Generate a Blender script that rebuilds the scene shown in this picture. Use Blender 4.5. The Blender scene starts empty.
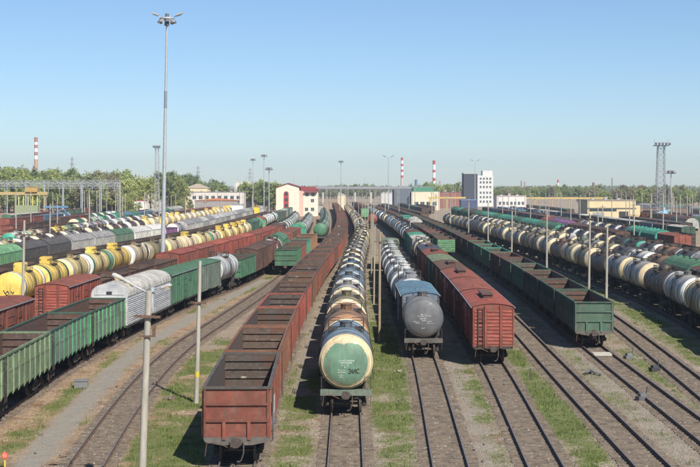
import bpy, math, random
import numpy as np
from mathutils import Matrix, Vector
random.seed(7)
rng = np.random.default_rng(7)
R = math.radians
S = bpy.context.scene
COL = S.collection

# ------------------------------------------------------------------ camera, sky, sun, exposure
H = 12.5            # eye height over the rail tops (a footbridge over the yard)
F = 1380.0          # focal length in picture pixels (700 wide)
cam = bpy.data.objects.new('camera', bpy.data.cameras.new('camera'))
COL.objects.link(cam)
cam.location = (0, 0, H)
cam.rotation_euler = (R(90), 0, 0)
cam.data.sensor_width = 36
cam.data.lens = 36 * F / 700
cam.data.shift_y = -46.5 / 700
cam.data.clip_start = 1
cam.data.clip_end = 20000
S.camera = cam

SUN_EL, SUN_AZ = 44.0, 27.0      # azimuth: to the right of straight behind the camera
az = R(SUN_AZ)
to_sun = Vector((math.sin(az) * math.cos(R(SUN_EL)), -math.cos(az) * math.cos(R(SUN_EL)), math.sin(R(SUN_EL))))
W = bpy.data.worlds.new('World')
S.world = W
W.use_nodes = True
nt = W.node_tree
bg = nt.nodes['Background']
sky = nt.nodes.new('ShaderNodeTexSky')
sky.sky_type = 'NISHITA'
sky.sun_disc = False
sky.sun_elevation = R(SUN_EL)
sky.sun_rotation = math.atan2(to_sun.x, to_sun.y)
sky.altitude = 0
sky.air_density = 0.86
sky.dust_density = 0.22
sky.ozone_density = 6.0
nt.links.new(sky.outputs[0], bg.inputs[0])
bg.inputs[1].default_value = 0.081
sl = bpy.data.lights.new('sun', 'SUN')
sl.energy = 4.9
sl.angle = R(0.5)
sl.color = (1.0, 0.94, 0.84)
so = bpy.data.objects.new('sun', sl)
COL.objects.link(so)
so.rotation_euler = (-to_sun).to_track_quat('-Z', 'Y').to_euler()
S.view_settings.view_transform = 'Standard'
S.view_settings.look = 'None'
S.view_settings.gamma = 1
S.view_settings.exposure = 0.58
S.cycles.max_bounces = 5
S.cycles.diffuse_bounces = 3
S.cycles.glossy_bounces = 2

def wx(px, Y):
    return (px - 350) * Y / F
def wz(py, Y):
    return H - (py - 187) * Y / F

# ------------------------------------------------------------------ materials
def mat(name):
    m = bpy.data.materials.new(name)
    m.use_nodes = True
    n = m.node_tree
    b = n.nodes['Principled BSDF']
    return m, n, b
def N(n, t, **kw):
    x = n.nodes.new(t)
    for k, v in kw.items():
        setattr(x, k, v)
    return x
def noise(n, vec, scale, detail=4, rough=.6):
    x = N(n, 'ShaderNodeTexNoise')
    x.inputs['Scale'].default_value = scale
    x.inputs['Detail'].default_value = detail
    x.inputs['Roughness'].default_value = rough
    n.links.new(vec, x.inputs['Vector'])
    return x.outputs['Fac']
def ramp(n, fac, a, b, va=0., vb=1.):
    x = N(n, 'ShaderNodeMapRange')
    x.inputs['From Min'].default_value = a
    x.inputs['From Max'].default_value = b
    x.inputs['To Min'].default_value = va
    x.inputs['To Max'].default_value = vb
    n.links.new(fac, x.inputs['Value'])
    return x.outputs[0]
def mixc(n, fac, a, b, mode='MIX'):
    x = N(n, 'ShaderNodeMix', data_type='RGBA', blend_type=mode)
    for i, v in ((0, fac), (6, a), (7, b)):
        if isinstance(v, (int, float)):
            x.inputs[i].default_value = v
        elif isinstance(v, tuple):
            x.inputs[i].default_value = (*v, 1) if len(v) == 3 else v
        else:
            n.links.new(v, x.inputs[i])
    return x.outputs[2]
def math_(n, op, a, b=None):
    x = N(n, 'ShaderNodeMath', operation=op)
    for i, v in ((0, a), (1, b)):
        if v is None: continue
        if isinstance(v, (int, float)): x.inputs[i].default_value = v
        else: n.links.new(v, x.inputs[i])
    return x.outputs[0]
def coords(n, sc=(1, 1, 1), shift=True):
    tc = N(n, 'ShaderNodeTexCoord')
    mp = N(n, 'ShaderNodeMapping')
    mp.inputs['Scale'].default_value = sc
    n.links.new(tc.outputs['Object'], mp.inputs['Vector'])
    if shift:
        oi = N(n, 'ShaderNodeObjectInfo')
        cx = N(n, 'ShaderNodeCombineXYZ')
        q = math_(n, 'MULTIPLY', oi.outputs['Random'], 37.)
        for i in range(3): n.links.new(q, cx.inputs[i])
        n.links.new(cx.outputs[0], mp.inputs['Location'])
    return mp.outputs[0]
def bump(n, b, h, strength, dist=.02):
    x = N(n, 'ShaderNodeBump')
    x.inputs['Strength'].default_value = strength
    x.inputs['Distance'].default_value = dist
    n.links.new(h, x.inputs['Height'])
    n.links.new(x.outputs[0], b.inputs['Normal'])

def paint_mat(name, rust=.5, dirt=.5, rough=.6, oil=False, rustcol=(.10, .045, .025), streak=(3., 3., .35)):
    """old paint in the object's own colour, with fading, rust blooms and dust"""
    m, n, b = mat(name)
    oi = N(n, 'ShaderNodeObjectInfo')
    c = mixc(n, 1., oi.outputs['Color'], mixc(n, oi.outputs['Random'], (.80, .80, .81), (1.14, 1.13, 1.12)), 'MULTIPLY')
    v1 = coords(n)
    big = noise(n, v1, .8, 5)
    c = mixc(n, 1., c, mixc(n, ramp(n, big, .3, .7), (.62, .63, .66), (1.25, 1.22, 1.16)), 'MULTIPLY')
    st = noise(n, coords(n, streak), 1.6, 6, .7)
    c = mixc(n, ramp(n, st, .48, .74, 0, dirt), c, (.085, .07, .055))
    fine = noise(n, v1, 5.5, 8, .75)
    c = mixc(n, ramp(n, fine, .585 - .08 * rust, .69, 0, min(1, rust)), c, rustcol)
    dustn = noise(n, coords(n, (1.5, 1.5, 1.5)), 1.1, 3)
    c = mixc(n, ramp(n, dustn, .5, .85, 0, .3 * dirt), c, (.26, .22, .17))
    if name == 'tank_end_paint':
        tc = N(n, 'ShaderNodeTexCoord'); sx = N(n, 'ShaderNodeSeparateXYZ'); n.links.new(tc.outputs['Object'], sx.inputs[0])
        e_ = math_(n, 'ADD', sx.outputs['Z'], math_(n, 'MULTIPLY', noise(n, coords(n, (1.6, 1, .5)), 1.5, 6, .7), 1.7))
        c = mixc(n, ramp(n, e_, -.75, .05, .75, 0), c, (.11, .075, .045))
    if oil:
        tc = N(n, 'ShaderNodeTexCoord')
        sx = N(n, 'ShaderNodeSeparateXYZ')
        n.links.new(tc.outputs['Object'], sx.inputs[0])
        ay = math_(n, 'ABSOLUTE', sx.outputs['Y'])
        wob = math_(n, 'MULTIPLY', noise(n, coords(n, (1, 2.5, .3)), 2.2, 5), 2.3)
        edge = math_(n, 'ADD', ay, wob)
        oilf = ramp(n, edge, 1.35, 2.4, .68, 0)
        c = mixc(n, oilf, c, (.035, .03, .026))
    n.links.new(c, b.inputs['Base Color'])
    rr = ramp(n, fine, .3, .75, rough - .12, min(.95, rough + .25))
    n.links.new(rr, b.inputs['Roughness'])
    b.inputs['Specular IOR Level'].default_value = .35
    bump(n, b, fine, .18, .02)
    return m
def plain_mat(name, c1, c2, scale=3., rough=.8, bmp=.2, metallic=0., sc=(1, 1, 1), objcol=False, detail=6):
    m, n, b = mat(name)
    v = coords(n, sc)
    f = noise(n, v, scale, detail, .65)
    c = mixc(n, ramp(n, f, .3, .7), c1, c2)
    if objcol:
        oi = N(n, 'ShaderNodeObjectInfo')
        c = mixc(n, 1., c, oi.outputs['Color'], 'MULTIPLY')
    n.links.new(c, b.inputs['Base Color'])
    b.inputs['Roughness'].default_value = rough
    b.inputs['Metallic'].default_value = metallic
    if bmp: bump(n, b, f, bmp)
    return m

M = {}
M['paint'] = paint_mat('wagon_paint', .7, .8)
M['side'] = paint_mat('wagon_side_paint', .85, .95, .7, streak=(2.8, 2.8, .28))
M['clean'] = paint_mat('clean_paint', .15, .35, .5)
M['tank'] = paint_mat('tank_paint', .45, .8, .5, oil=True, streak=(1.2, 2.4, .5))
M['cap'] = paint_mat('tank_end_paint', .35, .65, .5, streak=(2., 1., .3))
M['roof'] = paint_mat('roof_paint', 1., .85, .75, streak=(.6, 2.2, 1.))
M['dark'] = plain_mat('underframe_grime', (.022, .019, .017), (.06, .048, .038), 4, .85)
M['steel'] = plain_mat('worn_steel', (.30, .31, .33), (.5, .5, .5), 6, .35, 0, .9)
M['wheel'] = plain_mat('wheel_steel', (.05, .04, .035), (.11, .085, .07), 6, .6, .1, .3)
def interior_mat():
    m, n, b = mat('wagon_interior_rust')
    v = coords(n)
    f1 = noise(n, v, .55, 4)
    f2 = noise(n, v, 3.2, 7, .75)
    f3 = noise(n, coords(n, (1, 1, .35)), 1.4, 6, .7)
    c = mixc(n, ramp(n, f2, .35, .65), (.10, .085, .075), (.24, .20, .17))
    oi = N(n, 'ShaderNodeObjectInfo')
    c = mixc(n, ramp(n, f1, .5, .62, 0, .8), c, mixc(n, ramp(n, f2, .4, .6), (.26, .12, .07), (.15, .09, .065)))
    c = mixc(n, .7, c, mixc(n, 1., c, mixc(n, .0, oi.outputs['Color'], (1, 1, 1)), 'MULTIPLY'))
    pale = math_(n, 'MULTIPLY', ramp(n, f3, .60, .68), ramp(n, oi.outputs['Random'], .55, .75))
    c = mixc(n, math_(n, 'MULTIPLY', pale, .75), c, (.42, .37, .30))
    n.links.new(c, b.inputs['Base Color'])
    b.inputs['Roughness'].default_value = .85
    bump(n, b, f2, .3)
    return m
M['inside'] = interior_mat()
M['concrete'] = plain_mat('concrete', (.34, .32, .28), (.46, .43, .37), 2.5, .9, .25, sc=(1, 1, .4))
M['pole'] = plain_mat('pole_concrete', (.25, .235, .20), (.40, .37, .31), 2.2, .85, .3, sc=(1.6, 1.6, .35))
M['galv'] = plain_mat('galvanised_steel', (.36, .38, .40), (.5, .52, .54), 3, .45, 0, .4)
M['metalcol'] = plain_mat('coloured_metal', (.8, .8, .8), (1.1, 1.1, 1.1), 3, .55, 0, 0, objcol=True)
M['wall'] = plain_mat('plaster', (.86, .86, .86), (1.08, 1.06, 1.04), .6, .9, .05, objcol=True)
M['glass'] = plain_mat('window_glass', (.03, .04, .05), (.06, .075, .09), 1, .12, 0)
M['wood'] = plain_mat('tarred_wood', (.06, .046, .036), (.22, .175, .13), 2.3, .9, .3)
M['lamp'] = plain_mat('lamp_white', (.30, .30, .285), (.44, .43, .40), 4, .4, 0)
M['white'] = plain_mat('white_print', (.66, .66, .64), (.78, .78, .76), 6, .6, 0)
M['black'] = plain_mat('black_print', (.02, .02, .022), (.04, .04, .04), 6, .6, 0)
M['stone'] = plain_mat('crushed_stone', (.15, .13, .11), (.36, .32, .28), .9, .95, 0)
M['bark'] = plain_mat('bark', (.06, .05, .04), (.14, .115, .09), 4, .95, .2)
def leaf_mat():
    m, n, b = mat('leaves')
    oi = N(n, 'ShaderNodeObjectInfo')
    f = noise(n, coords(n), .9, 3)
    c = mixc(n, 1., oi.outputs['Color'], mixc(n, ramp(n, f, .3, .7), (.62, .68, .6), (1.35, 1.3, 1.15)), 'MULTIPLY')
    n.links.new(c, b.inputs['Base Color'])
    b.inputs['Roughness'].default_value = .7
    tr = N(n, 'ShaderNodeBsdfTranslucent')
    n.links.new(c, tr.inputs[0])
    mx = N(n, 'ShaderNodeMixShader')
    mx.inputs[0].default_value = .45
    n.links.new(b.outputs[0], mx.inputs[1]); n.links.new(tr.outputs[0], mx.inputs[2])
    n.links.new(mx.outputs[0], n.nodes['Material Output'].inputs[0])
    return m
M['leaf'] = leaf_mat()
def grass_mat():
    m, n, b = mat('grass_blades')
    f = noise(n, coords(n, shift=False), .7, 4)
    f2 = noise(n, coords(n, shift=False), 9, 2)
    c = mixc(n, ramp(n, f, .35, .65), (.115, .17, .042), (.22, .27, .075))
    c = mixc(n, ramp(n, f2, .5, .8, 0, .8), c, (.30, .26, .13))
    n.links.new(c, b.inputs['Base Color'])
    b.inputs['Roughness'].default_value = .7
    tr = N(n, 'ShaderNodeBsdfTranslucent')
    n.links.new(c, tr.inputs[0])
    mx = N(n, 'ShaderNodeMixShader')
    mx.inputs[0].default_value = .4
    n.links.new(b.outputs[0], mx.inputs[1]); n.links.new(tr.outputs[0], mx.inputs[2])
    n.links.new(mx.outputs[0], n.nodes['Material Output'].inputs[0])
    return m
M['grass'] = grass_mat()
def rail_mat():
    m, n, b = mat('rail_steel_rusty')
    f = noise(n, coords(n, (4, .6, 4), False), 3, 5)
    c = mixc(n, ramp(n, f, .35, .65), (.07, .04, .026), (.15, .085, .055))
    n.links.new(c, b.inputs['Base Color'])
    b.inputs['Roughness'].default_value = .75
    return m
M['rail'] = rail_mat()
M['railtop'] = plain_mat('rail_running_surface', (.16, .15, .14), (.34, .32, .30), 1.5, .5, 0, .6)
def ground_mat():
    m, n, b = mat('yard_ground')
    at = N(n, 'ShaderNodeAttribute', attribute_name='cover')
    sp = N(n, 'ShaderNodeSeparateColor')
    n.links.new(at.outputs['Color'], sp.inputs[0])
    v = coords(n, shift=False)
    f1 = noise(n, v, .35, 5, .6)
    f2 = noise(n, v, 2.3, 8, .75)
    f3 = noise(n, v, 11., 3, .8)
    vo = N(n, 'ShaderNodeTexVoronoi'); vo.inputs['Scale'].default_value = 13
    n.links.new(v, vo.inputs['Vector'])
    stones = mixc(n, 1., mixc(n, ramp(n, f1, .3, .7), (.28, .222, .165), (.38, .34, .28)),
                  mixc(n, ramp(n, vo.outputs['Color'], .1, .9), (.55, .54, .52), (1.5, 1.46, 1.4)), 'MULTIPLY')
    spx = N(n, 'ShaderNodeSeparateXYZ'); n.links.new(v, spx.inputs[0])
    warm = ramp(n, math_(n, 'ADD', spx.outputs['X'], math_(n, 'MULTIPLY', f1, 6.)), -7, 2, 1, 0)
    stones = mixc(n, math_(n, 'MULTIPLY', warm, .85), stones, mixc(n, 1., stones, (1.08, .87, .70), 'MULTIPLY'))
    c = mixc(n, ramp(n, f2, .45, .75, 0, .55), stones, (.15, .11, .08))
    # oily brown between the rails
    tr = math_(n, 'MULTIPLY', sp.outputs['Green'], ramp(n, f2, .25, .55, .55, 1.))
    bed = mixc(n, ramp(n, f3, .35, .7), (.135, .104, .078), (.325, .26, .20))
    c = mixc(n, tr, c, bed)
    fo = noise(n, v, .9, 5, .7)
    oilm = math_(n, 'MULTIPLY', sp.outputs['Green'], ramp(n, fo, .52, .72, 0, .6))
    c = mixc(n, oilm, c, (.05, .04, .032))
    fr = noise(n, v, .28, 4, .7)
    c = mixc(n, math_(n, 'MULTIPLY', ramp(n, fr, .54, .64, 0, .75), math_(n, 'SUBTRACT', 1., sp.outputs['Green'])), c, (.19, .105, .06))
    # trodden light path
    c = mixc(n, sp.outputs['Blue'], c, mixc(n, ramp(n, f2, .3, .7), (.24, .215, .18), (.33, .30, .255)))
    # moss and thin grass
    g = ramp(n, math_(n, 'ADD', sp.outputs['Red'], math_(n, 'MULTIPLY', math_(n, 'SUBTRACT', f2, .5), 1.1)), .3, .62, 0, .92)
    gc = mixc(n, ramp(n, f3, .35, .7), (.09, .115, .035), (.20, .22, .075))
    c = mixc(n, g, c, gc)
    n.links.new(c, b.inputs['Base Color'])
    b.inputs['Roughness'].default_value = .95
    b.inputs['Specular IOR Level'].default_value = .15
    hh = math_(n, 'ADD', f3, math_(n, 'MULTIPLY', vo.outputs['Distance'], .8))
    bump(n, b, hh, .9, .09)
    return m
M['ground'] = ground_mat()

# ------------------------------------------------------------------ mesh builder
class MB:
    def __init__(s):
        s.v = []; s.f = []; s.m = []; s.sm = []
    def add(s, vs, fs, mi=0, smooth=False):
        o = len(s.v)
        s.v += [tuple(p) for p in vs]
        for k, f in enumerate(fs):
            s.f.append(tuple(i + o for i in f))
            s.m.append(mi[k] if isinstance(mi, (list, tuple)) else mi)
            s.sm.append(smooth)
        return s
    def box(s, x0, x1, y0, y1, z0, z1, mi=0):
        # faces: bottom, top, -y, +y, -x, +x
        vs = [(x0, y0, z0), (x1, y0, z0), (x1, y1, z0), (x0, y1, z0), (x0, y0, z1), (x1, y0, z1), (x1, y1, z1), (x0, y1, z1)]
        fs = [(3, 2, 1, 0), (4, 5, 6, 7), (0, 1, 5, 4), (2, 3, 7, 6), (3, 0, 4, 7), (1, 2, 6, 5)]
        return s.add(vs, fs, mi)
    def bar(s, p, q, w, h=None, mi=0):
        p = Vector(p); q = Vector(q); h = h or w
        d = (q - p).normalized()
        up = Vector((0, 0, 1)) if abs(d.z) < .95 else Vector((0, 1, 0))
        a = d.cross(up).normalized() * w / 2
        b = a.cross(d).normalized() * h / 2
        vs = [p - a - b, p + a - b, p + a + b, p - a + b, q - a - b, q + a - b, q + a + b, q - a + b]
        fs = [(0, 1, 2, 3), (7, 6, 5, 4), (0, 4, 5, 1), (1, 5, 6, 2), (2, 6, 7, 3), (3, 7, 4, 0)]
        return s.add(vs, fs, mi)
    def tube(s, p, q, r0, r1=None, n=8, mi=0, smooth=True):
        p = Vector(p); q = Vector(q); r1 = r0 if r1 is None else r1
        d = (q - p).normalized()
        up = Vector((0, 0, 1)) if abs(d.z) < .9 else Vector((0, 1, 0))
        a = d.cross(up).normalized(); b = a.cross(d).normalized()
        vs = []
        for c, r in ((p, r0), (q, r1)):
            for k in range(n):
                t = 2 * math.pi * k / n
                vs.append(c + a * math.cos(t) * r + b * math.sin(t) * r)
        fs = [(k, (k + 1) % n, n + (k + 1) % n, n + k) for k in range(n)]
        s.add(vs, fs, mi, smooth)
        s.add(vs[:n], [tuple(range(n - 1, -1, -1))], mi)
        s.add(vs[n:], [tuple(range(n))], mi)
        return s
    def path(s, pts, r, n=6, mi=0):
        for a, b in zip(pts[:-1], pts[1:]): s.tube(a, b, r, r, n, mi)
        return s
    def lathe_y(s, prof, n=32, cx=0, cz=0, mi=0, a0=0., a1=2 * math.pi, smooth=True):
        """prof: list of (y, r) swept about the Y axis"""
        full = abs(a1 - a0) > 6.28
        cnt = n if full else n + 1
        vs = []
        for y, r in prof:
            for k in range(cnt):
                t = a0 + (a1 - a0) * k / n
                vs.append((cx + r * math.sin(t), y, cz + r * math.cos(t)))
        fs = []
        for i in range(len(prof) - 1):
            for k in range(n):
                k2 = (k + 1) % cnt
                fs.append((i * cnt + k, i * cnt + k2, (i + 1) * cnt + k2, (i + 1) * cnt + k))
        return s.add(vs, fs, mi, smooth)
    def prism_y(s, prof, y0, y1, mi=0, caps=True, closed=True, smooth=False):
        """prof: list of (x, z), extruded along y"""
        n = len(prof)
        vs = [(x, y0, z) for x, z in prof] + [(x, y1, z) for x, z in prof]
        rngk = range(n if closed else n - 1)
        fs = [(k, (k + 1) % n, n + (k + 1) % n, n + k) for k in rngk]
        s.add(vs, fs, mi, smooth)
        if caps:
            s.add(vs[:n], [tuple(range(n))], mi)
            s.add(vs[n:], [tuple(range(n - 1, -1, -1))], mi)
        return s
    def mesh(s, name, mats):
        me = bpy.data.meshes.new(name)
        me.from_pydata(s.v, [], s.f)
        for k in (mats if isinstance(mats, (list, tuple)) else [mats]):
            me.materials.append(M[k])
        me.polygons.foreach_set('material_index', s.m)
        me.polygons.foreach_set('use_smooth', s.sm)
        me.update()
        return me

class Nd:
    """one node of a model: mesh, place, colour key, sub-parts"""
    def __init__(s, name, mesh, col=None, loc=(0, 0, 0), kids=(), kind=None, label=None, rot=0):
        s.name, s.mesh, s.col, s.loc, s.kids, s.kind, s.label, s.rot = name, mesh, col, loc, list(kids), kind, label, rot

def tag(o, label=None, cat=None, group=None, kind=None):
    if label: o['label'] = label
    if cat: o['category'] = cat
    if group: o['group'] = group
    if kind: o['kind'] = kind
    return o
def shade(c, k=.14):
    j = 1 + random.uniform(-k, k)
    return tuple(max(0, min(1, v * j * (1 + random.uniform(-.03, .03)))) for v in c)
def put(nd, parent, cols):
    o = bpy.data.objects.new(nd.name, nd.mesh)
    COL.objects.link(o)
    o.parent = parent
    o.location = nd.loc
    if nd.rot: o.rotation_euler.z = nd.rot
    c = cols.get(nd.col, nd.col) if isinstance(nd.col, str) else nd.col
    if c is not None and not isinstance(c, str): o.color = (*c[:3], 1)
    if nd.kind: o['kind'] = nd.kind
    if nd.label: o['label'] = nd.label
    for k in nd.kids: put(k, o, cols)
    return o
def root(name, loc, rz=0., label=None, cat=None, group=None, kind=None, tilt=None):
    e = bpy.data.objects.new(name, None)
    COL.objects.link(e)
    e.location = loc
    e.rotation_euler = (0, 0, rz) if tilt is None else (tilt[0], tilt[1], rz)
    e.empty_display_size = .3
    return tag(e, label, cat, group, kind)
def part(name, mb, mats, parent, col=None, kind=None, loc=(0, 0, 0), label=None):
    return put(Nd(name, mb.mesh(name, mats), col, loc, kind=kind, label=label), parent, {})
# ------------------------------------------------------------------ tracks (world X along Y, z = 0 at the rail tops)
GZ = -0.21
class Track:
    def __init__(s, pts):
        ys = np.array([p[0] for p in pts], float); xs = np.array([p[1] for p in pts], float)
        n = len(ys)
        d = np.diff(xs) / np.diff(ys)
        m = np.zeros(n)
        m[0], m[-1] = d[0], d[-1]
        for i in range(1, n - 1):
            h0, h1 = ys[i] - ys[i - 1], ys[i + 1] - ys[i]
            m[i] = (d[i - 1] * h1 + d[i] * h0) / (h0 + h1)
        s.ys, s.xs, s.m = ys, xs, m
        s.y0, s.y1 = ys[0], ys[-1]
    def x(s, y):
        y = np.asarray(y, float)
        i = np.clip(np.searchsorted(s.ys, y) - 1, 0, len(s.ys) - 2)
        h = s.ys[i + 1] - s.ys[i]
        t = (y - s.ys[i]) / h
        tt = np.clip(t, 0, 1)
        r = ((2 * tt**3 - 3 * tt**2 + 1) * s.xs[i] + (tt**3 - 2 * tt**2 + tt) * h * s.m[i]
             + (-2 * tt**3 + 3 * tt**2) * s.xs[i + 1] + (tt**3 - tt**2) * h * s.m[i + 1])
        return r + np.where(t < 0, (y - s.ys[0]) * s.m[0], 0) + np.where(t > 1, (y - s.ys[-1]) * s.m[-1], 0)
    def dx(s, y):
        return (s.x(y + .5) - s.x(y - .5))
T = {
 'A': Track([(40, -20.3), (75, -20.0), (95, -20.2), (112, -19.7), (133, -18.6), (156, -16.8), (171, -15.2), (190, -13.8), (220, -12.7), (250, -12.2), (306, -11.4), (400, -12.4), (480, -14), (600, -18)]),
 'LT': Track([(20, -8.6), (62, -11.9), (78, -12.8), (95, -13.35), (108, -13.3), (130, -12.2), (180, -9.8), (200, -9.2), (259, -8.0), (314, -6.8), (419, -7.6), (520, -9.8), (600, -12)]),
 'B': Track([(30, -4.3), (62, -5.1), (80, -5.4), (100, -5.45), (132, -5.2), (183, -4.3), (226, -3.1), (303, -2.1), (459, -2.9), (600, -5), (825, -9.5)]),
 'C': Track([(20, -.2), (62, -.2), (120, -.2), (140, 0), (182, .45), (220, 1.3), (258, 2.1), (340, 2.5), (425, 1.9), (467, 1.5), (600, -.5), (825, -5)]),
 'D': Track([(20, 3.4), (62, 4.53), (103, 5.45), (156, 5.5), (198, 5.8), (238, 6.7), (340, 7.3), (453, 6.6), (600, 4.4), (825, -.5)]),
 'E': Track([(20, 7.2), (62, 8.8), (97, 10.1), (123, 10.6), (195, 11.1), (224, 11.6), (314, 12.2), (435, 11.3), (524, 10), (700, 6.5), (825, 3)]),
 'F': Track([(20, 12.8), (62, 13.6), (90, 14.2), (125, 15.1), (200, 16.2), (240, 16.7), (311, 17), (415, 16.4), (600, 13.4), (825, 8)]),
 'G': Track([(20, 16.8), (70, 18.1), (108, 19.1), (154, 20.4), (200, 21), (250, 21.5), (350, 21.8), (500, 20.5), (825, 13.5)]),
 'GH': Track([(55, 19.6), (87, 22), (136, 25.2), (160, 26.3), (208, 26.8), (300, 26.8), (400, 26), (600, 24)]),
 'H': Track([(90, 28.5), (110, 30), (130, 31.8), (150, 32.7), (185, 33), (240, 33), (300, 32.3), (370, 31), (420, 30)]),
 'I': Track([(110, 34.8), (120, 35.6), (150, 37.4), (185, 38.2), (240, 38.4), (420, 37)]),
 'J': Track([(140, 43.8), (200, 44.6), (300, 45), (480, 43)]),
 'K': Track([(160, 50), (220, 51), (330, 51.5), (500, 50)]),
 'P': Track([(190, 57), (300, 58), (520, 57)]),
 'Q': Track([(220, 64), (320, 64.5), (520, 64)]),
 'U': Track([(250, 71), (340, 71.5), (540, 71)]),
 'L1': Track([(70, -26), (117, -25.4), (135, -25.1), (193, -21.8), (230, -19.4), (260, -17.6), (329, -16.2), (420, -17.4), (560, -21)]),
 'L2': Track([(100, -31.6), (147, -33), (180, -32.4), (200, -31), (257, -26.3), (293, -25), (420, -25)]),
 'LX': Track([(120, -38), (180, -38.6), (230, -36), (300, -32), (400, -31)]),
 'L3': Track([(140, -46.8), (218, -46.4), (248, -44.5), (279, -42), (311, -40), (389, -38.6), (474, -38)]),
 'L4': Track([(200, -53), (270, -53.5), (360, -53), (480, -51)]),
 'L5': Track([(230, -61), (300, -61.5), (480, -60)]),
 'L6': Track([(260, -70), (340, -71), (500, -71)]),
 'L7': Track([(300, -80), (400, -81), (520, -81)]),
 'L8': Track([(340, -91), (420, -92), (540, -92)]),
 'L9': Track([(380, -103), (460, -104), (560, -104)]),
}
# ------------------------------------------------------------------ value noise for ground cover
def vnoise(x, y, s, seed=0):
    g = np.random.default_rng(seed).random((256, 256))
    X, Y = x / s + 1000, y / s + 1000
    xi, yi = np.floor(X).astype(int), np.floor(Y).astype(int)
    fx, fy = X - xi, Y - yi
    fx, fy = fx * fx * (3 - 2 * fx), fy * fy * (3 - 2 * fy)
    a, b = g[xi % 256, yi % 256], g[(xi + 1) % 256, yi % 256]
    c, d = g[xi % 256, (yi + 1) % 256], g[(xi + 1) % 256, (yi + 1) % 256]
    return (a * (1 - fx) + b * fx) * (1 - fy) + (c * (1 - fx) + d * fx) * fy
def fbm(x, y, s, seed):
    return .5 * vnoise(x, y, s, seed) + .3 * vnoise(x, y, s * .43, seed + 1) + .2 * vnoise(x, y, s * .19, seed + 2)
# grass strips: centre line, half width, from, to, strength
GRASS = [
 (lambda y: -9.0 - .075 * (y - 67) + .0 * y, 1.9, 56, 92, 1.05),
 (lambda y: -10.7 + 0 * y, 1.2, 88, 120, .95),
 (lambda y: T['A'].x(y) + 3.4, .95, 50, 120, .72),
 (lambda y: T['A'].x(y) + 2.6, .8, 135, 215, .95),
 (lambda y: -15.1 + 0 * y, .8, 52, 66, .5),
 (lambda y: T['B'].x(y) + 2.4, 1.2, 50, 100, .85),
 (lambda y: 2.1 + .004 * (y - 62), 1.7, 46, 135, .98),
 (lambda y: .5 * (T['C'].x(y) + T['D'].x(y)), .8, 130, 420, .6),
 (lambda y: .5 * (T['D'].x(y) + T['E'].x(y)) + .35, .75, 46, 104, .8),
 (lambda y: .5 * (T['E'].x(y) + T['F'].x(y)), 1.4, 44, 112, 1.1),
 (lambda y: T['E'].x(y) + 2.5, .6, 108, 260, .85),
 (lambda y: .5 * (T['F'].x(y) + T['G'].x(y)) - .4, 1.0, 50, 150, .74),
 (lambda y: .5 * (T['F'].x(y) + T['G'].x(y)) - .4, .8, 205, 245, .9),
 (lambda y: T['G'].x(y) + 2.2, 1.0, 60, 180, .68),
 (lambda y: .5 * (T['GH'].x(y) + T['H'].x(y)), 1.2, 95, 220, .75),
 (lambda y: T['LT'].x(y) + 2.6, .6, 120, 180, .4),
]
PATHS = [
 (lambda y: np.interp(y, [50, 61.6, 81, 97.5, 112, 150, 190], [-14.4, -14.7, -15.7, -16.4, -16.6, -14.6, -11.7]), .75, 45, 190, 1.),
 (lambda y: T['B'].x(y) + 2.3, .55, 84, 260, .7),
 (lambda y: T['LT'].x(y) + 2.1, .9, 108, 190, .5),
 (lambda y: .5 * (T['F'].x(y) + T['G'].x(y)) + .4, 1.2, 60, 140, .45),
 (lambda y: .5 * (T['D'].x(y) + T['E'].x(y)) - .3, .6, 55, 105, .5),
]
def cover(x, y):
    g = np.zeros_like(x); t = np.zeros_like(x); p = np.zeros_like(x)
    n1 = fbm(x, y, 5.5, 3); n2 = fbm(x, y, 2.1, 9)
    for fn, hw, a, b, st in GRASS:
        d = np.abs(x - fn(y)) / hw
        e = np.clip((1.9 - d) * .8, 0, 1) * np.clip((y - a) / 4, 0, 1) * np.clip((b - y) / 6, 0, 1)
        g = np.maximum(g, st * e * np.clip((n1 * .6 + n2 * .5 - .24) * 2.2, 0, 1))
    weeds = np.clip((fbm(x, y, 3.4, 91) - .50) * 5, 0, 1) * .5 * np.clip((260 - y) / 60, 0, 1)
    g = np.maximum(g, weeds)
    for k, tr in T.items():
        if k in ('L4', 'L5', 'L6', 'L7', 'L8', 'L9', 'P', 'Q', 'U'): continue
        ok = (y > tr.y0 - 30) & (y < tr.y1)
        d = np.abs(x - tr.x(y))
        t = np.maximum(t, np.where(ok, np.clip((1.72 + (n2 - .5) * 1.1 - d) / .75, 0, 1), 0))
    for fn, hw, a, b, st in PATHS:
        d = np.abs(x - fn(y) + (n2 - .5) * .5) / hw
        p = np.maximum(p, st * np.clip((1.3 - d) * 2, 0, 1) * ((y > a) & (y < b)))
    g = g * (1 - .9 * t) * (1 - .75 * p)
    return g, t, p * (1 - t)
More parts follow.
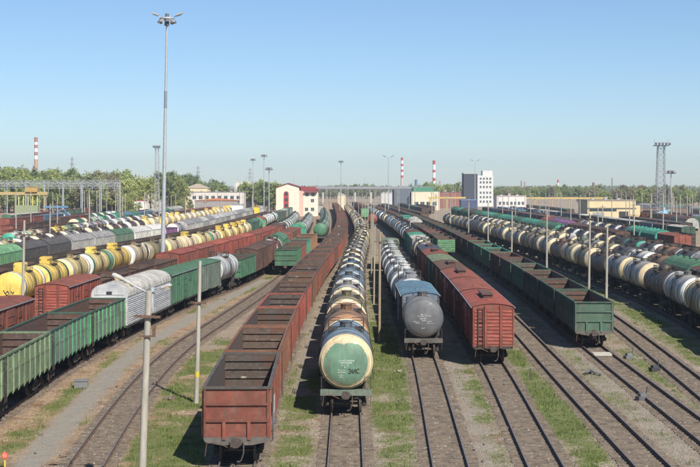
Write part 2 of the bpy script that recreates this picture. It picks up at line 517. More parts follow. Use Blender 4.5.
def build_ground():
    xs = np.concatenate([[-1600, -1000, -500, -250, -150, -100, -75, -60], np.arange(-48, 48.1, .45), [60, 75, 100, 150, 250, 500, 1000, 1600]])
    ys = np.concatenate([[-50, 0, 20, 30, 38], np.arange(44, 135, .6), np.arange(135, 260, 1.6), np.arange(260, 480, 8), [520, 600, 700, 850, 1000, 1500, 2200, 3100]])
    X, Y = np.meshgrid(xs, ys)
    nx, ny = len(xs), len(ys)
    x, y = X.ravel(), Y.ravel()
    g, t, p = cover(x, y)
    rough = (fbm(x, y, 1.3, 31) - .5) * .10 * (1 - t) * (1 - p) * ((np.abs(x) < 47) & (y > 43) & (y < 250))
    z = np.full_like(x, GZ) + rough - .01
    v = np.stack([x, y, z], 1)
    i = np.arange((ny - 1) * (nx - 1)); r, c = i // (nx - 1), i % (nx - 1)
    a = r * nx + c
    f = np.stack([a, a + 1, a + nx + 1, a + nx], 1)
    me = bpy.data.meshes.new('ground')
    me.from_pydata(v.tolist(), [], f.tolist())
    ca = me.color_attributes.new('cover', 'FLOAT_COLOR', 'POINT')
    ca.data.foreach_set('color', np.stack([g, t, p, np.ones_like(g)], 1).ravel())
    me.materials.append(M['ground'])
    o = bpy.data.objects.new('ground', me); COL.objects.link(o)
    return tag(o, 'grey brown gravel ground of the rail yard', kind='structure')
build_ground()

def sweep(tr, y0, y1, off, prof, step, mb, mis):
    n = max(2, int((y1 - y0) / step) + 1)
    ys = np.linspace(y0, y1, n)
    k = len(prof)
    vs = []
    for y in ys:
        x = float(tr.x(y)); d = float(tr.dx(y)); L = math.hypot(1, d)
        for px, pz in prof:
            o = px + off
            vs.append((x + o / L, y - o * d / L, pz))
    fs = []; mi = []
    for i in range(n - 1):
        for j in range(k):
            j2 = (j + 1) % k
            fs.append((i * k + j, i * k + j2, (i + 1) * k + j2, (i + 1) * k + j)); mi.append(mis[j])
    fs.append(tuple(range(k))); mi.append(0)
    mb.add(vs, fs, mi)
RAILP = [(-.066, -.16), (.066, -.16), (.066, -.145), (.012, -.12), (.012, -.045), (.036, -.03), (.036, -.002), (.028, 0), (-.028, 0), (-.036, -.002), (-.036, -.03), (-.012, -.045), (-.012, -.12), (-.066, -.145)]
RAILM = [0, 0, 0, 0, 0, 0, 0, 1, 0, 0, 0, 0, 0, 0]
VIS = {'A': (30, 240), 'LT': (25, 420), 'B': (30, 120), 'C': (25, 140), 'D': (25, 150), 'E': (25, 160), 'F': (25, 330), 'G': (25, 200), 'GH': (56, 420), 'H': (92, 240), 'I': (112, 240), 'J': (142, 300), 'K': (162, 300), 'L1': (72, 260), 'L2': (102, 260), 'LX': (122, 300)}
TRK = {}
for k, (a, b) in VIS.items():
    tr = T[k]
    e = root('railway_track', (float(tr.x(a)), a, GZ), kind='structure')
    ox, oy = float(tr.x(a)), a
    for sgn in (-1, 1):
        mb = MB(); sweep(tr, a, b, sgn * .796, RAILP, 2.0 if a < 120 else 5, mb, RAILM)
        mb.v = [(x - ox, y - oy, z - GZ) for x, y, z in mb.v]
        part('rail', mb, ['rail', 'railtop'], e)
    mb = MB()
    y = a
    while y < min(b, 190):
        x = float(tr.x(y)); d = float(tr.dx(y)); q = math.hypot(1, d)
        ux, uy = 1 / q, -d / q
        w = 1.35 + random.uniform(-.05, .05); hz = -.166 + random.uniform(-.022, .0)
        cx, cy = x - ox, y - oy
        dx_, dy_ = ux * w, uy * w; ex, ey = -uy * .12, ux * .12
        vs = [(cx - dx_ - ex, cy - dy_ - ey, -.05), (cx + dx_ - ex, cy + dy_ - ey, -.05), (cx + dx_ + ex, cy + dy_ + ey, -.05), (cx - dx_ + ex, cy - dy_ + ey, -.05)]
        vs += [(p[0], p[1], hz - GZ) for p in vs]
        mb.add(vs, [(4, 5, 6, 7), (0, 1, 5, 4), (1, 2, 6, 5), (2, 3, 7, 6), (3, 0, 4, 7)])
        y += .55
    part('sleepers', mb, ['wood'], e, kind='stuff')
    TRK[k] = e

# ------------------------------------------------------------------ loose ground cover: grass blades, crushed stone
def build_grass():
    n = 1500000
    x = rng.uniform(-24, 36, n); y = 46 + 215 * rng.random(n) ** 1.5
    g, t, p = cover(x, y)
    fine = fbm(x, y, .7, 81)
    keep = rng.random(n) < np.clip((g - .16) * 1.25 * np.clip((fine - .33) * 3.6, .05, 1.2), 0, .95) * np.clip(1.25 - y / 200, .2, 1) * .8
    x, y, g = x[keep], y[keep], g[keep]
    n = len(x)
    h = (.03 + .10 * rng.random(n) ** 1.6) * (.6 + .8 * g); w = .014 + .018 * rng.random(n)
    h = h * np.where(rng.random(n) < .05, 2.4, 1.)
    w = w * (1 + (y - 50) / 120)
    vs = np.zeros((n, 2, 3, 3))
    for q in range(2):
        a = rng.uniform(0, 6.283, n); l = rng.uniform(-.8, .8, n) * h
        ox, oy = rng.uniform(-.08, .08, n), rng.uniform(-.08, .08, n)
        ca, sa = np.cos(a), np.sin(a)
        vs[:, q, 0] = np.stack([x + ox - ca * w, y + oy - sa * w, np.full(n, GZ - .04)], 1)
        vs[:, q, 1] = np.stack([x + ox + ca * w, y + oy + sa * w, np.full(n, GZ - .04)], 1)
        vs[:, q, 2] = np.stack([x + ox + sa * l, y + oy + ca * l, GZ + h], 1)
    vs = vs.reshape(-1, 3)
    me = bpy.data.meshes.new('grass')
    m = len(vs)
    me.vertices.add(m); me.vertices.foreach_set('co', vs.ravel())
    me.loops.add(m); me.loops.foreach_set('vertex_index', np.arange(m))
    me.polygons.add(m // 3); me.polygons.foreach_set('loop_start', np.arange(0, m, 3))
    me.update(); me.materials.append(M['grass'])
    o = bpy.data.objects.new('grass', me); COL.objects.link(o)
    tag(o, 'bright green spring grass in strips between the tracks', 'grass', kind='stuff')
    return m // 3
def build_stones():
    n = 150000
    x = rng.uniform(-22, 30, n); y = 48 + 95 * rng.random(n) ** 1.6
    g, t, p = cover(x, y)
    nn = fbm(x, y, 1.7, 51)
    keep = rng.random(n) < np.clip((1 - g * 1.8) * (1 - p * .9) * (.25 + .6 * (nn - .3) * 2), 0, 1) * .75
    x, y = x[keep], y[keep]
    n = len(x)
    s = .022 + .05 * rng.random(n) ** 2.2
    base = np.array([(1, 0, 0), (-1, 0, 0), (0, 1, 0), (0, -1, 0), (0, 0, 1)], float)
    fc = np.array([(0, 2, 4), (2, 1, 4), (1, 3, 4), (3, 0, 4)])
    a = rng.uniform(0, 6.283, n)
    v = np.repeat(base[None], n, 0) * (s[:, None, None] * rng.uniform(.6, 1.3, (n, 5, 3)))
    c, d = np.cos(a)[:, None], np.sin(a)[:, None]
    vx = v[:, :, 0] * c - v[:, :, 1] * d; vy = v[:, :, 0] * d + v[:, :, 1] * c
    v = np.stack([vx + x[:, None], vy + y[:, None], v[:, :, 2] * .8 + GZ + .0], 2).reshape(-1, 3)
    f = (fc[None] + (np.arange(n) * 5)[:, None, None]).reshape(-1, 3)
    me = bpy.data.meshes.new('gravel')
    me.vertices.add(len(v)); me.vertices.foreach_set('co', v.ravel())
    me.loops.add(f.size); me.loops.foreach_set('vertex_index', f.ravel())
    me.polygons.add(len(f)); me.polygons.foreach_set('loop_start', np.arange(0, f.size, 3))
    me.update(); me.materials.append(M['stone'])
    o = bpy.data.objects.new('gravel', me); COL.objects.link(o)
    tag(o, 'crushed grey and brown stone scattered over the track beds', 'gravel', kind='stuff')
build_grass(); build_stones()
# ------------------------------------------------------------------ rolling stock models
CACHE = {}
def cached(fn):
    def w(*a):
        k = (fn.__name__,) + a
        if k not in CACHE: CACHE[k] = fn(*a)
        return CACHE[k]
    return w
DK = (.05, .045, .04)

def wheel_prof(mb, x, y, sgn, n=20):
    # lathe about X by building about Y and swapping
    pr = [(0, .05), (0, .36), (.02, .40), (.0, .44), (.0, .51), (.03, .505), (.035, .477), (.13, .47), (.13, .41), (.09, .38), (.09, .05)]
    t = MB(); t.lathe_y(pr, n)
    mb.add([(x + sgn * p[1], y + p[0], .475 + p[2]) for p in t.v], t.f, 0, True)
@cached
def wheelset(n):
    mb = MB()
    mb.tube((-1.05, 0, .475), (1.05, 0, .475), .08, n=8)
    for s in (-1, 1): wheel_prof(mb, s * .72, 0, s, n)
    return mb.mesh('wheelset', 'wheel')
@cached
def bogie_frame():
    mb = MB()
    for s in (-1, 1):
        x0, x1 = s * 1.0 - .07, s * 1.0 + .07
        pr = [(-1.15, .40), (-1.15, .62), (-.8, .66), (-.35, .82), (.35, .82), (.8, .66), (1.15, .62), (1.15, .40), (.8, .44), (.42, .24), (-.42, .24), (-.8, .44)]
        n = len(pr)
        vs = [(x0, y, z) for y, z in pr] + [(x1, y, z) for y, z in pr]
        mb.add(vs, [(k, (k + 1) % n, n + (k + 1) % n, n + k) for k in range(n)] + [tuple(range(n)), tuple(range(2 * n - 1, n - 1, -1))])
        for q in (-.16, 0, .16):
            mb.tube((s * 1.09, q, .32), (s * 1.09, q, .62), .06, n=6)
        for q in (-.925, .925):
            mb.box(s * 1.0 - .12, s * 1.0 + .13, q - .15, q + .15, .34, .60)
    mb.box(-1.0, 1.0, -.2, .2, .5, .86)
    return mb.mesh('bogie', 'dark')
@cached
def bogie_simple(n):
    mb = MB()
    for s in (-1, 1):
        mb.box(s * 1.0 - .07, s * 1.0 + .07, -1.15, 1.15, .38, .70)
        for q in (-.925, .925):
            vs = []
            for xx in (s * .72, s * .85):
                vs += [(xx, q + .475 * math.cos(6.283 * k / n), .475 + .475 * math.sin(6.283 * k / n)) for k in range(n)]
            mb.add(vs, [(k, (k + 1) % n, n + (k + 1) % n, n + k) for k in range(n)] + [tuple(range(n)), tuple(range(n, 2 * n))])
    mb.box(-1.0, 1.0, -.3, .3, .45, .9)
    for q in (-.925, .925): mb.box(-.8, .8, q - .08, q + .08, .40, .55)
    return mb.mesh('bogie', 'dark')
def bogies(off, lod):
    out = []
    for s in (-1, 1):
        if lod == 0:
            kids = [Nd('wheelset', wheelset(20), None, (0, q, 0)) for q in (-.925, .925)]
            out.append(Nd('bogie', bogie_frame(), None, (0, s * off, 0), kids))
        else:
            out.append(Nd('bogie', bogie_simple(12 if lod == 1 else 8), None, (0, s * off, 0)))
    return out
@cached
def coupler_mesh():
    mb = MB()
    mb.box(-.13, .13, -.05, .55, .94, 1.18)
    mb.prism_y([(-.2, .86), (.1, .86), (.22, .98), (.22, 1.16), (.08, 1.26), (-.2, 1.26)], -.34, -.05)
    mb.box(-.24, -.12, -.44, -.341, .92, 1.2)
    return mb.mesh('coupler', 'wheel')
@cached
def hose_mesh():
    mb = MB()
    pts = [(.30, .1, 1.05), (.34, -.12, .95), (.34, -.2, .6), (.24, -.24, .3), (.14, -.26, .22), (.05, -.26, .26)]
    mb.path(pts, .032)
    return mb.mesh('brake_hose', 'wheel')
@cached
def lever_mesh(w):
    mb = MB()
    mb.path([(-w, .02, .45), (-w + .08, .0, 1.02), (-w + .5, -.06, 1.06), (-.25, -.1, .80), (-.05, -.1, .78)], .022)
    return mb.mesh('uncoupling_lever', 'rail')
def ends_gear(L2, pitch, lod, w=1.45):
    """couplers and hoses at both ends; L2 = half length of the frame"""
    out = []
    if lod > 1: return out
    d = pitch / 2 - .05
    for s in (-1, 1):
        rot = 0 if s < 0 else math.pi
        k = [Nd('brake_hose', hose_mesh(), DK), Nd('uncoupling_lever', lever_mesh(w), (.4, .4, .4))] if lod == 0 else []
        out.append(Nd('coupler', coupler_mesh(), None, (0, s * (d - .3), 0), k, rot=rot))
    return out
def ladder_mb(x, y, z0, z1, w=.38, axis='x', out=.1):
    mb = MB()
    u = Vector((1, 0, 0)) if axis == 'x' else Vector((0, 1, 0))
    c = Vector((x, y, 0))
    for s in (-1, 1):
        p = c + u * s * w / 2
        mb.bar((p.x, p.y, z0), (p.x, p.y, z1), .045, .045)
    z = z0 + .12
    while z < z1:
        a = c - u * w / 2; b = c + u * w / 2
        mb.bar((a.x, a.y, z), (b.x, b.y, z), .035, .035); z += .32
    return mb

# ---- open wagon (gondola)
@cached
def gondola(lod, var):
    HL, HW, ZT, ZF = 6.4, 1.47, 3.42, 1.42
    out = []
    if lod == 0:
        mb = MB(); mb.box(-HW + .06, HW - .06, -HL + .06, HL - .06, 1.30, ZF)
        mb.box(-.17, .17, -HL, HL, .98, 1.299)
        for q in (-4.33, -2, 0, 2, 4.33): mb.box(-1.3, -.171, q - .1, q + .1, 1.05, 1.298).box(.171, 1.3, q - .1, q + .1, 1.05, 1.298)
        out.append(Nd('floor', mb.mesh('floor', 'inside'), 'in'))
        for s in (-1, 1):
            a, b = (HW - .05, HW) if s > 0 else (-HW, -HW + .05)
            mb = MB(); mb.box(a, b, -HL + .06, HL - .06, 1.26, ZT)
            for i in range(len(mb.m)): pass
            mb.m = [0, 0, 0, 0, 1 if s > 0 else 0, 0 if s > 0 else 1]
            ribs = []
            n = 11 if var != 1 else 9
            for k in range(n + 1):
                y = -HL + .16 + (2 * HL - .32) * k / n
                r = MB(); e = s * HW
                f = 1.0
                r.prism_y([(e + s * .002, 1.12), (e + s * .09, 1.30), (e + s * .09, ZT - .12), (e + s * .03, ZT - .02), (e + s * .002, ZT - .02)], y - .065, y + .065)
                ribs.append(Nd('side_rib', r.mesh('side_rib', 'side'), 'rib'))
            # hatch doors between the ribs, lower half, slightly proud, two horizontal creases
            for k in range(n):
                y0 = -HL + .16 + (2 * HL - .32) * k / n + .09
                y1 = -HL + .16 + (2 * HL - .32) * (k + 1) / n - .09
                r = MB(); e = s * HW
                xx = sorted((e + s * .003, e + s * .028))
                zc = ZT - 1.05 if var == 0 else ZT - .8
                r.box(xx[0], xx[1], y0, y1, 1.30, zc)
                xx2 = sorted((e + s * .028, e + s * .05))
                for zz in (1.36, zc - .16): r.box(xx2[0], xx2[1], y0 + .05, y1 - .05, zz, zz + .09)
                ribs.append(Nd('side_panel', r.mesh('side_panel', 'side'), 'col'))
            out.append(Nd('side_wall', mb.mesh('side_wall', ['side', 'inside']), 'col', kids=ribs))
        for s in (-1, 1):
            a, b = (HL - .06, HL) if s > 0 else (-HL, -HL + .06)
            mb = MB(); mb.box(-HW, HW, a, b, 1.26, ZT)
            mb.m = [0, 0, 0 if s < 0 else 1, 0 if s > 0 else 1, 0, 0]
            kids = []
            def yy(p, q):
                return sorted((s * (HL + p), s * (HL + q)))
            for zc, hh in ((2.74, .11), (2.0, .12)):
                r = MB(); y0, y1 = yy(.002, .085); r.box(-HW + .0, HW, y0, y1, zc - hh / 2, zc + hh / 2)
                kids.append(Nd('end_belt', r.mesh('end_belt', 'side'), 'rib'))
            for x in (-.56, .56):
                r = MB(); y0, y1 = yy(.003, .11); r.box(x - .075, x + .075, y0, y1, 1.14, 1.938)
                kids.append(Nd('end_post', r.mesh('end_post', 'side'), 'rib'))
            for x in (-HW + .05, HW - .05):
                r = MB(); y0, y1 = yy(.001, .07); 
                for z0, z1 in ((1.26, 1.938), (2.062, 2.684), (2.797, ZT - .02)): r.box(x - .05, x + .05, y0, y1, z0, z1)
                kids.append(Nd('corner_post', r.mesh('corner_post', 'side'), 'rib'))
            r = MB(); y0, y1 = yy(.002, .06)
            r.prism_y([(-1.5, 1.255), (1.5, 1.255), (1.42, 1.05), (.7, .9), (-.7, .9), (-1.42, 1.05)], y0, y1)
            kids.append(Nd('end_sill', r.mesh('end_sill', 'side'), (.10, .095, .09)))
            for zc in (1.72, 2.2, 2.68, 3.12):
                r = MB(); y0, y1 = sorted((s * (HL - .066), s * (HL - .14))); r.box(-HW + .06, HW - .06, y0, y1, zc - .05, zc + .05)
                kids.append(Nd('inner_belt', r.mesh('inner_belt', 'inside'), 'in'))
            out.append(Nd('end_wall', mb.mesh('end_wall', ['side', 'inside']), 'col', kids=kids))
        mb = MB()
        for s in (-1, 1):
            a, b = sorted((s * (HW - .08), s * (HW + .07)))
            mb.box(a, b, -HL - .09, HL + .09, ZT + .001, ZT + .11)
            a, b = sorted((s * (HL - .08), s * (HL + .09)))
            mb.box(-HW + .08, HW - .08, a, b, ZT + .001, ZT + .109)
        out.append(Nd('top_rim', mb.mesh('top_rim', 'side'), 'rim'))
        for s in (-1, 1):
            out.append(Nd('ladder', ladder_mb(s * (HW + .13), -s * (HL - .75), 1.0, ZT - .05, axis='y').mesh('ladder', 'dark'), DK))
    else:
        mb = MB()
        n = 9
        for s in (-1, 1):
            a, b = (HW - .05, HW) if s > 0 else (-HW, -HW + .05)
            mb.add(*_boxm(a, b, -HL, HL, 1.2, ZT), [0, 0, 0, 0, 1 if s > 0 else 0, 0 if s > 0 else 1])
            if lod == 1:
                for k in range(n + 1):
                    y = -HL + .1 + (2 * HL - .2) * k / n
                    c, d = sorted((s * (HW + .001), s * (HW + .08)))
                    mb.box(c, d, y - .07, y + .07, 1.15, ZT - .02)
        for s in (-1, 1):
            a, b = (HL - .06, HL - .001) if s > 0 else (-HL + .001, -HL + .06)
            mb.add(*_boxm(-HW + .05, HW - .05, a, b, 1.2, ZT), [0, 0, 0 if s < 0 else 1, 0 if s > 0 else 1, 0, 0])
            if lod == 1 and var != 2:
                for zc in (2.0, 2.74):
                    c, d = sorted((s * (HL + .001), s * (HL + .08))); mb.box(-HW, HW, c, d, zc - .06, zc + .06)
        out.append(Nd('body', mb.mesh('body', ['side', 'inside']), 'col'))
        if lod == 1 and var == 2:      # slatted end wall
            for z in (1.35, 1.68, 2.01, 2.34, 2.67, 3.0, 3.2):
                r = MB(); r.box(-HW, HW, -HL - .07, -HL - .001, z, z + .2 if z < 3.1 else z + .16)
                out.append(Nd('end_slat', r.mesh('end_slat', 'side'), 'rib'))
        mb = MB(); mb.box(-HW + .052, HW - .052, -HL + .062, HL - .062, 1.25, 1.42)
        mb.box(-.2, .2, -HL, HL, .95, 1.249)
        out.append(Nd('floor', mb.mesh('floor', 'inside'), 'in'))
        mb = MB()
        for s in (-1, 1):
            a, b = sorted((s * (HW - .06), s * (HW + .07)))
            mb.box(a, b, -HL - .08, HL + .08, ZT + .001, ZT + .1)
            a, b = sorted((s * (HL - .06), s * (HL + .08)))
            mb.box(-HW + .06, HW - .06, a, b, ZT + .001, ZT + .1)
        out.append(Nd('top_rim', mb.mesh('top_rim', 'side'), 'rim'))
    li = MB(); a, b, z0, z1 = HW - .054, HL - .064, 1.424, ZT - .002
    li.add([(-a, -b, z0), (a, -b, z0), (a, b, z0), (-a, b, z0), (-a, -b, z1), (a, -b, z1), (a, b, z1), (-a, b, z1)], [(0, 1, 2, 3), (0, 4, 5, 1), (1, 5, 6, 2), (2, 6, 7, 3), (3, 7, 4, 0)])
    out.append(Nd('inner_lining', li.mesh('inner_lining', 'inside'), 'in'))
    return out + bogies(4.33, lod) + ends_gear(6.45, 13.92, lod, 1.4)
def _boxm(x0, x1, y0, y1, z0, z1):
    t = MB().box(x0, x1, y0, y1, z0, z1); return t.v, t.f

# ---- tank wagon
def dish(R0, depth, n=7):
    return [(-depth * math.sqrt(max(0, 1 - (k / n) ** 2)), R0 * k / n) for k in range(n + 1)]
@cached
def tank(lod, var):
    """var 0: oil tank, 1: with box on the walkway, 2: tall fittings on top, 3: short"""
    RR, HLB, ZC = 1.5, 4.95, 2.78
    if var == 3: HLB = 2.0
    if var == 4: RR, ZC, HLB = 1.36, 2.64, 5.05
    out = []
    n = {0: 48, 1: 28, 2: 18}[lod]
    mb = MB(); mb.lathe_y([(-HLB, RR), (HLB, RR)], n, 0, 0)
    kids = []
    # paint rings close to both ends
    if var != 3:
        for s in (-1, 1):
            r = MB(); a, b = sorted((s * (HLB - .95), s * HLB))
            r.lathe_y([(a, RR), (a, RR + .006), (b, RR + .006), (b, RR)], n)
            kids.append(Nd('painted_ring', r.mesh('painted_ring', 'cap'), 'ring'))
    if lod < 2:
        for y in ((-3.3, -1.55, 1.55, 3.3) if var != 3 else (-1.2, 1.2)):
            r = MB(); r.lathe_y([(y - .05, RR), (y - .05, RR + .022), (y + .05, RR + .022), (y + .05, RR)], n)
            kids.append(Nd('strap', r.mesh('strap', 'dark'), DK))
    out.append(Nd('tank_barrel', mb.mesh('tank_barrel', 'tank'), 'col', (0, 0, ZC), kids))
    for s in (-1, 1):
        r = MB(); r.lathe_y(dish(RR, .48, 9 if lod == 0 else 5), n)
        ek = []
        if lod == 0:
            q = MB(); f_ = lambda rr: -.48 * math.sqrt(1 - (rr / RR) ** 2)
            q.lathe_y([(f_(1.335) - .001, 1.335), (f_(1.35) - .014, 1.35), (f_(1.375) - .014, 1.375), (f_(1.39) - .001, 1.39)], n); ek.append(Nd('weld_seam', q.mesh('weld_seam', 'cap'), 'cap' if s < 0 else 'cap2'))
        out.append(Nd('tank_end', r.mesh('tank_end', 'cap'), 'cap' if s < 0 else 'cap2', (0, s * HLB, ZC), ek, rot=0 if s < 0 else math.pi))
    zt = ZC + RR
    # manhole dome
    d = MB(); d.tube((0, 0, zt - .1), (0, 0, zt + .24), .36, n=16 if lod == 0 else 10)
    d.tube((0, 0, zt + .24), (0, 0, zt + .30), .40, n=16 if lod == 0 else 10)
    d.tube((0, -.55, zt - .06), (0, -.55, zt + .2), .09, n=8); 
    d.tube((.25, .6, zt - .06), (.25, .6, zt + .26), .1, n=8)
    out.append(Nd('manhole', d.mesh('manhole', 'tank'), 'top'))
    if var == 4:
        d = MB(); d.lathe_y([(-.62, 0), (-.62, .62), (.62, .62), (.62, 0)], 14, 0, zt - .02)
        d.tube((0, -2.4, zt - .1), (0, -2.4, zt + .22), .16, n=8); d.tube((0, 2.7, zt - .1), (0, 2.7, zt + .18), .2, n=8)
        d.box(-.05, .05, -2.7, 2.8, zt - .03, zt + .02)
        out.append(Nd('expansion_dome', d.mesh('expansion_dome', 'tank'), 'col'))
    if var == 1:
        d = MB(); d.prism_y([(-.55, zt - .1), (.55, zt - .1), (.55, zt + .55), (.45, zt + .68), (-.45, zt + .68), (-.55, zt + .55)], -.75, .75)
        out.append(Nd('valve_box', d.mesh('valve_box', 'clean'), 'box'))
    if var == 2:
        for y in (-2.6, 2.2):
            d = MB(); d.tube((0, y, zt - .12), (0, y, zt + .42), .48, n=14); d.tube((0, y, zt + .42), (0, y, zt + .5), .53, n=14)
            d.tube((.35, y + .7, zt - .15), (.35, y + .7, zt + .3), .11, n=8); d.tube((-.35, y - .7, zt - .15), (-.35, y - .7, zt + .34), .11, n=8)
            out.append(Nd('dome', d.mesh('dome', 'tank'), 'top'))
    # walkway with railing round the manhole
    if var != 3:
        w = MB()
        for s in (-1, 1):
            a, b = sorted((s * .5, s * 1.02)); w.box(a, b, -.85, .85, zt - .14, zt - .09)
            for y in (-.7, .7): w.bar((s * .6, y, zt - .145), (s * 1.0, y, zt - .5), .06)
        w.bar((-.8, 0, zt - .3), (.8, 0, zt - .3), .06)
        for s in (-1, 1): w.bar((s * .78, 0, zt - .33), (s * .78, 0, zt - .1), .06)
        out.append(Nd('walkway', w.mesh('walkway', 'dark'), DK))
        if lod < 2:
            g = MB(); hh = .62
            rr_ = .022 if lod == 0 else .035
            for s in (-1, 1):
                for y in (-.85, -.28, .28, .85): g.tube((s * 1.03, y, zt - .3), (s * 1.03, y, zt + hh - .2), rr_, n=5)
                for z in (zt + .15, zt + hh - .2): g.tube((s * 1.03, -.86, z), (s * 1.03, .86, z), rr_, n=5)
            for y in (-.86, .86):
                g.tube((-1.03, y, zt + hh - .2), (-.35, y, zt + hh - .2), rr_, n=5)
                g.tube((.35, y, zt + hh - .2), (1.03, y, zt + hh - .2), rr_, n=5)
            for y in (-.86, .86): g.tube((-1.03, y, zt - .2), (1.03, y, zt - .2), rr_, n=5)
            out.append(Nd('guard_rail', g.mesh('guard_rail', 'dark'), DK))
            for s in (-1, 1):
                l = MB()
                for q in (-.2, .2):
                    l.path([(s * 1.02, q, zt - .12), (s * 1.38, q, zt - .5), (s * 1.58, q, ZC), (s * 1.60, q, 1.15)], .022, 5)
                for z in np.arange(1.3, ZC, .33): l.tube((s * 1.59, -.2, z), (s * 1.59, .2, z), .016, n=4)
                out.append(Nd('ladder', l.mesh('ladder', 'dark'), DK))
    # frame
    f = MB(); fl = 5.45 if var != 3 else 2.6
    f.box(-.26, .26, -fl + .12, fl - .12, .92, 1.2)
    bo = 3.9 if var != 3 else 1.25
    for s in (-1, 1):
        f.box(-1.1, 1.1, s * bo - .18, s * bo + .18, .95, 1.28)
        f.prism_y([(-1.05, 1.281), (1.05, 1.281), (1.25, 2.05), (.95, 1.68), (.5, 1.38), (0, 1.30), (-.5, 1.38), (-.95, 1.68), (-1.25, 2.05)], s * bo - .13, s * bo + .13)
    out.append(Nd('underframe', f.mesh('underframe', 'dark'), DK))
    for s in (-1, 1):
        b = MB()
        a, c = sorted((s * (fl - .12), s * fl)); b.box(-1.42, 1.42, a, c, .98, 1.30)
        a, c = sorted((s * (fl - .75), s * (fl - .121))); b.box(-1.4, 1.4, a, c, 1.20, 1.25)
        out.append(Nd('end_beam', b.mesh('end_beam', 'paint'), 'beam'))
        if lod == 0:
            b = MB()
            for x in (-1.36, 1.36):
                b.bar((x, s * (fl - .2), 1.251), (x, s * (fl - .2), 2.0), .04)
            b.bar((-1.36, s * (fl - .2), 1.98), (-1.05, s * (fl - .2), 1.98), .035)
            b.bar((1.36, s * (fl - .2), 1.98), (1.05, s * (fl - .2), 1.98), .035)
            for x in (-1.36, 1.36): b.bar((x, s * (fl - .08), .979), (x, s * (fl - .08), .45), .035)
            out.append(Nd('end_handrail', b.mesh('end_handrail', 'dark'), DK, kind='stuff'))
    return out + bogies(bo, lod) + ends_gear(fl, 12.02 if var != 3 else 6.2, lod, 1.3)

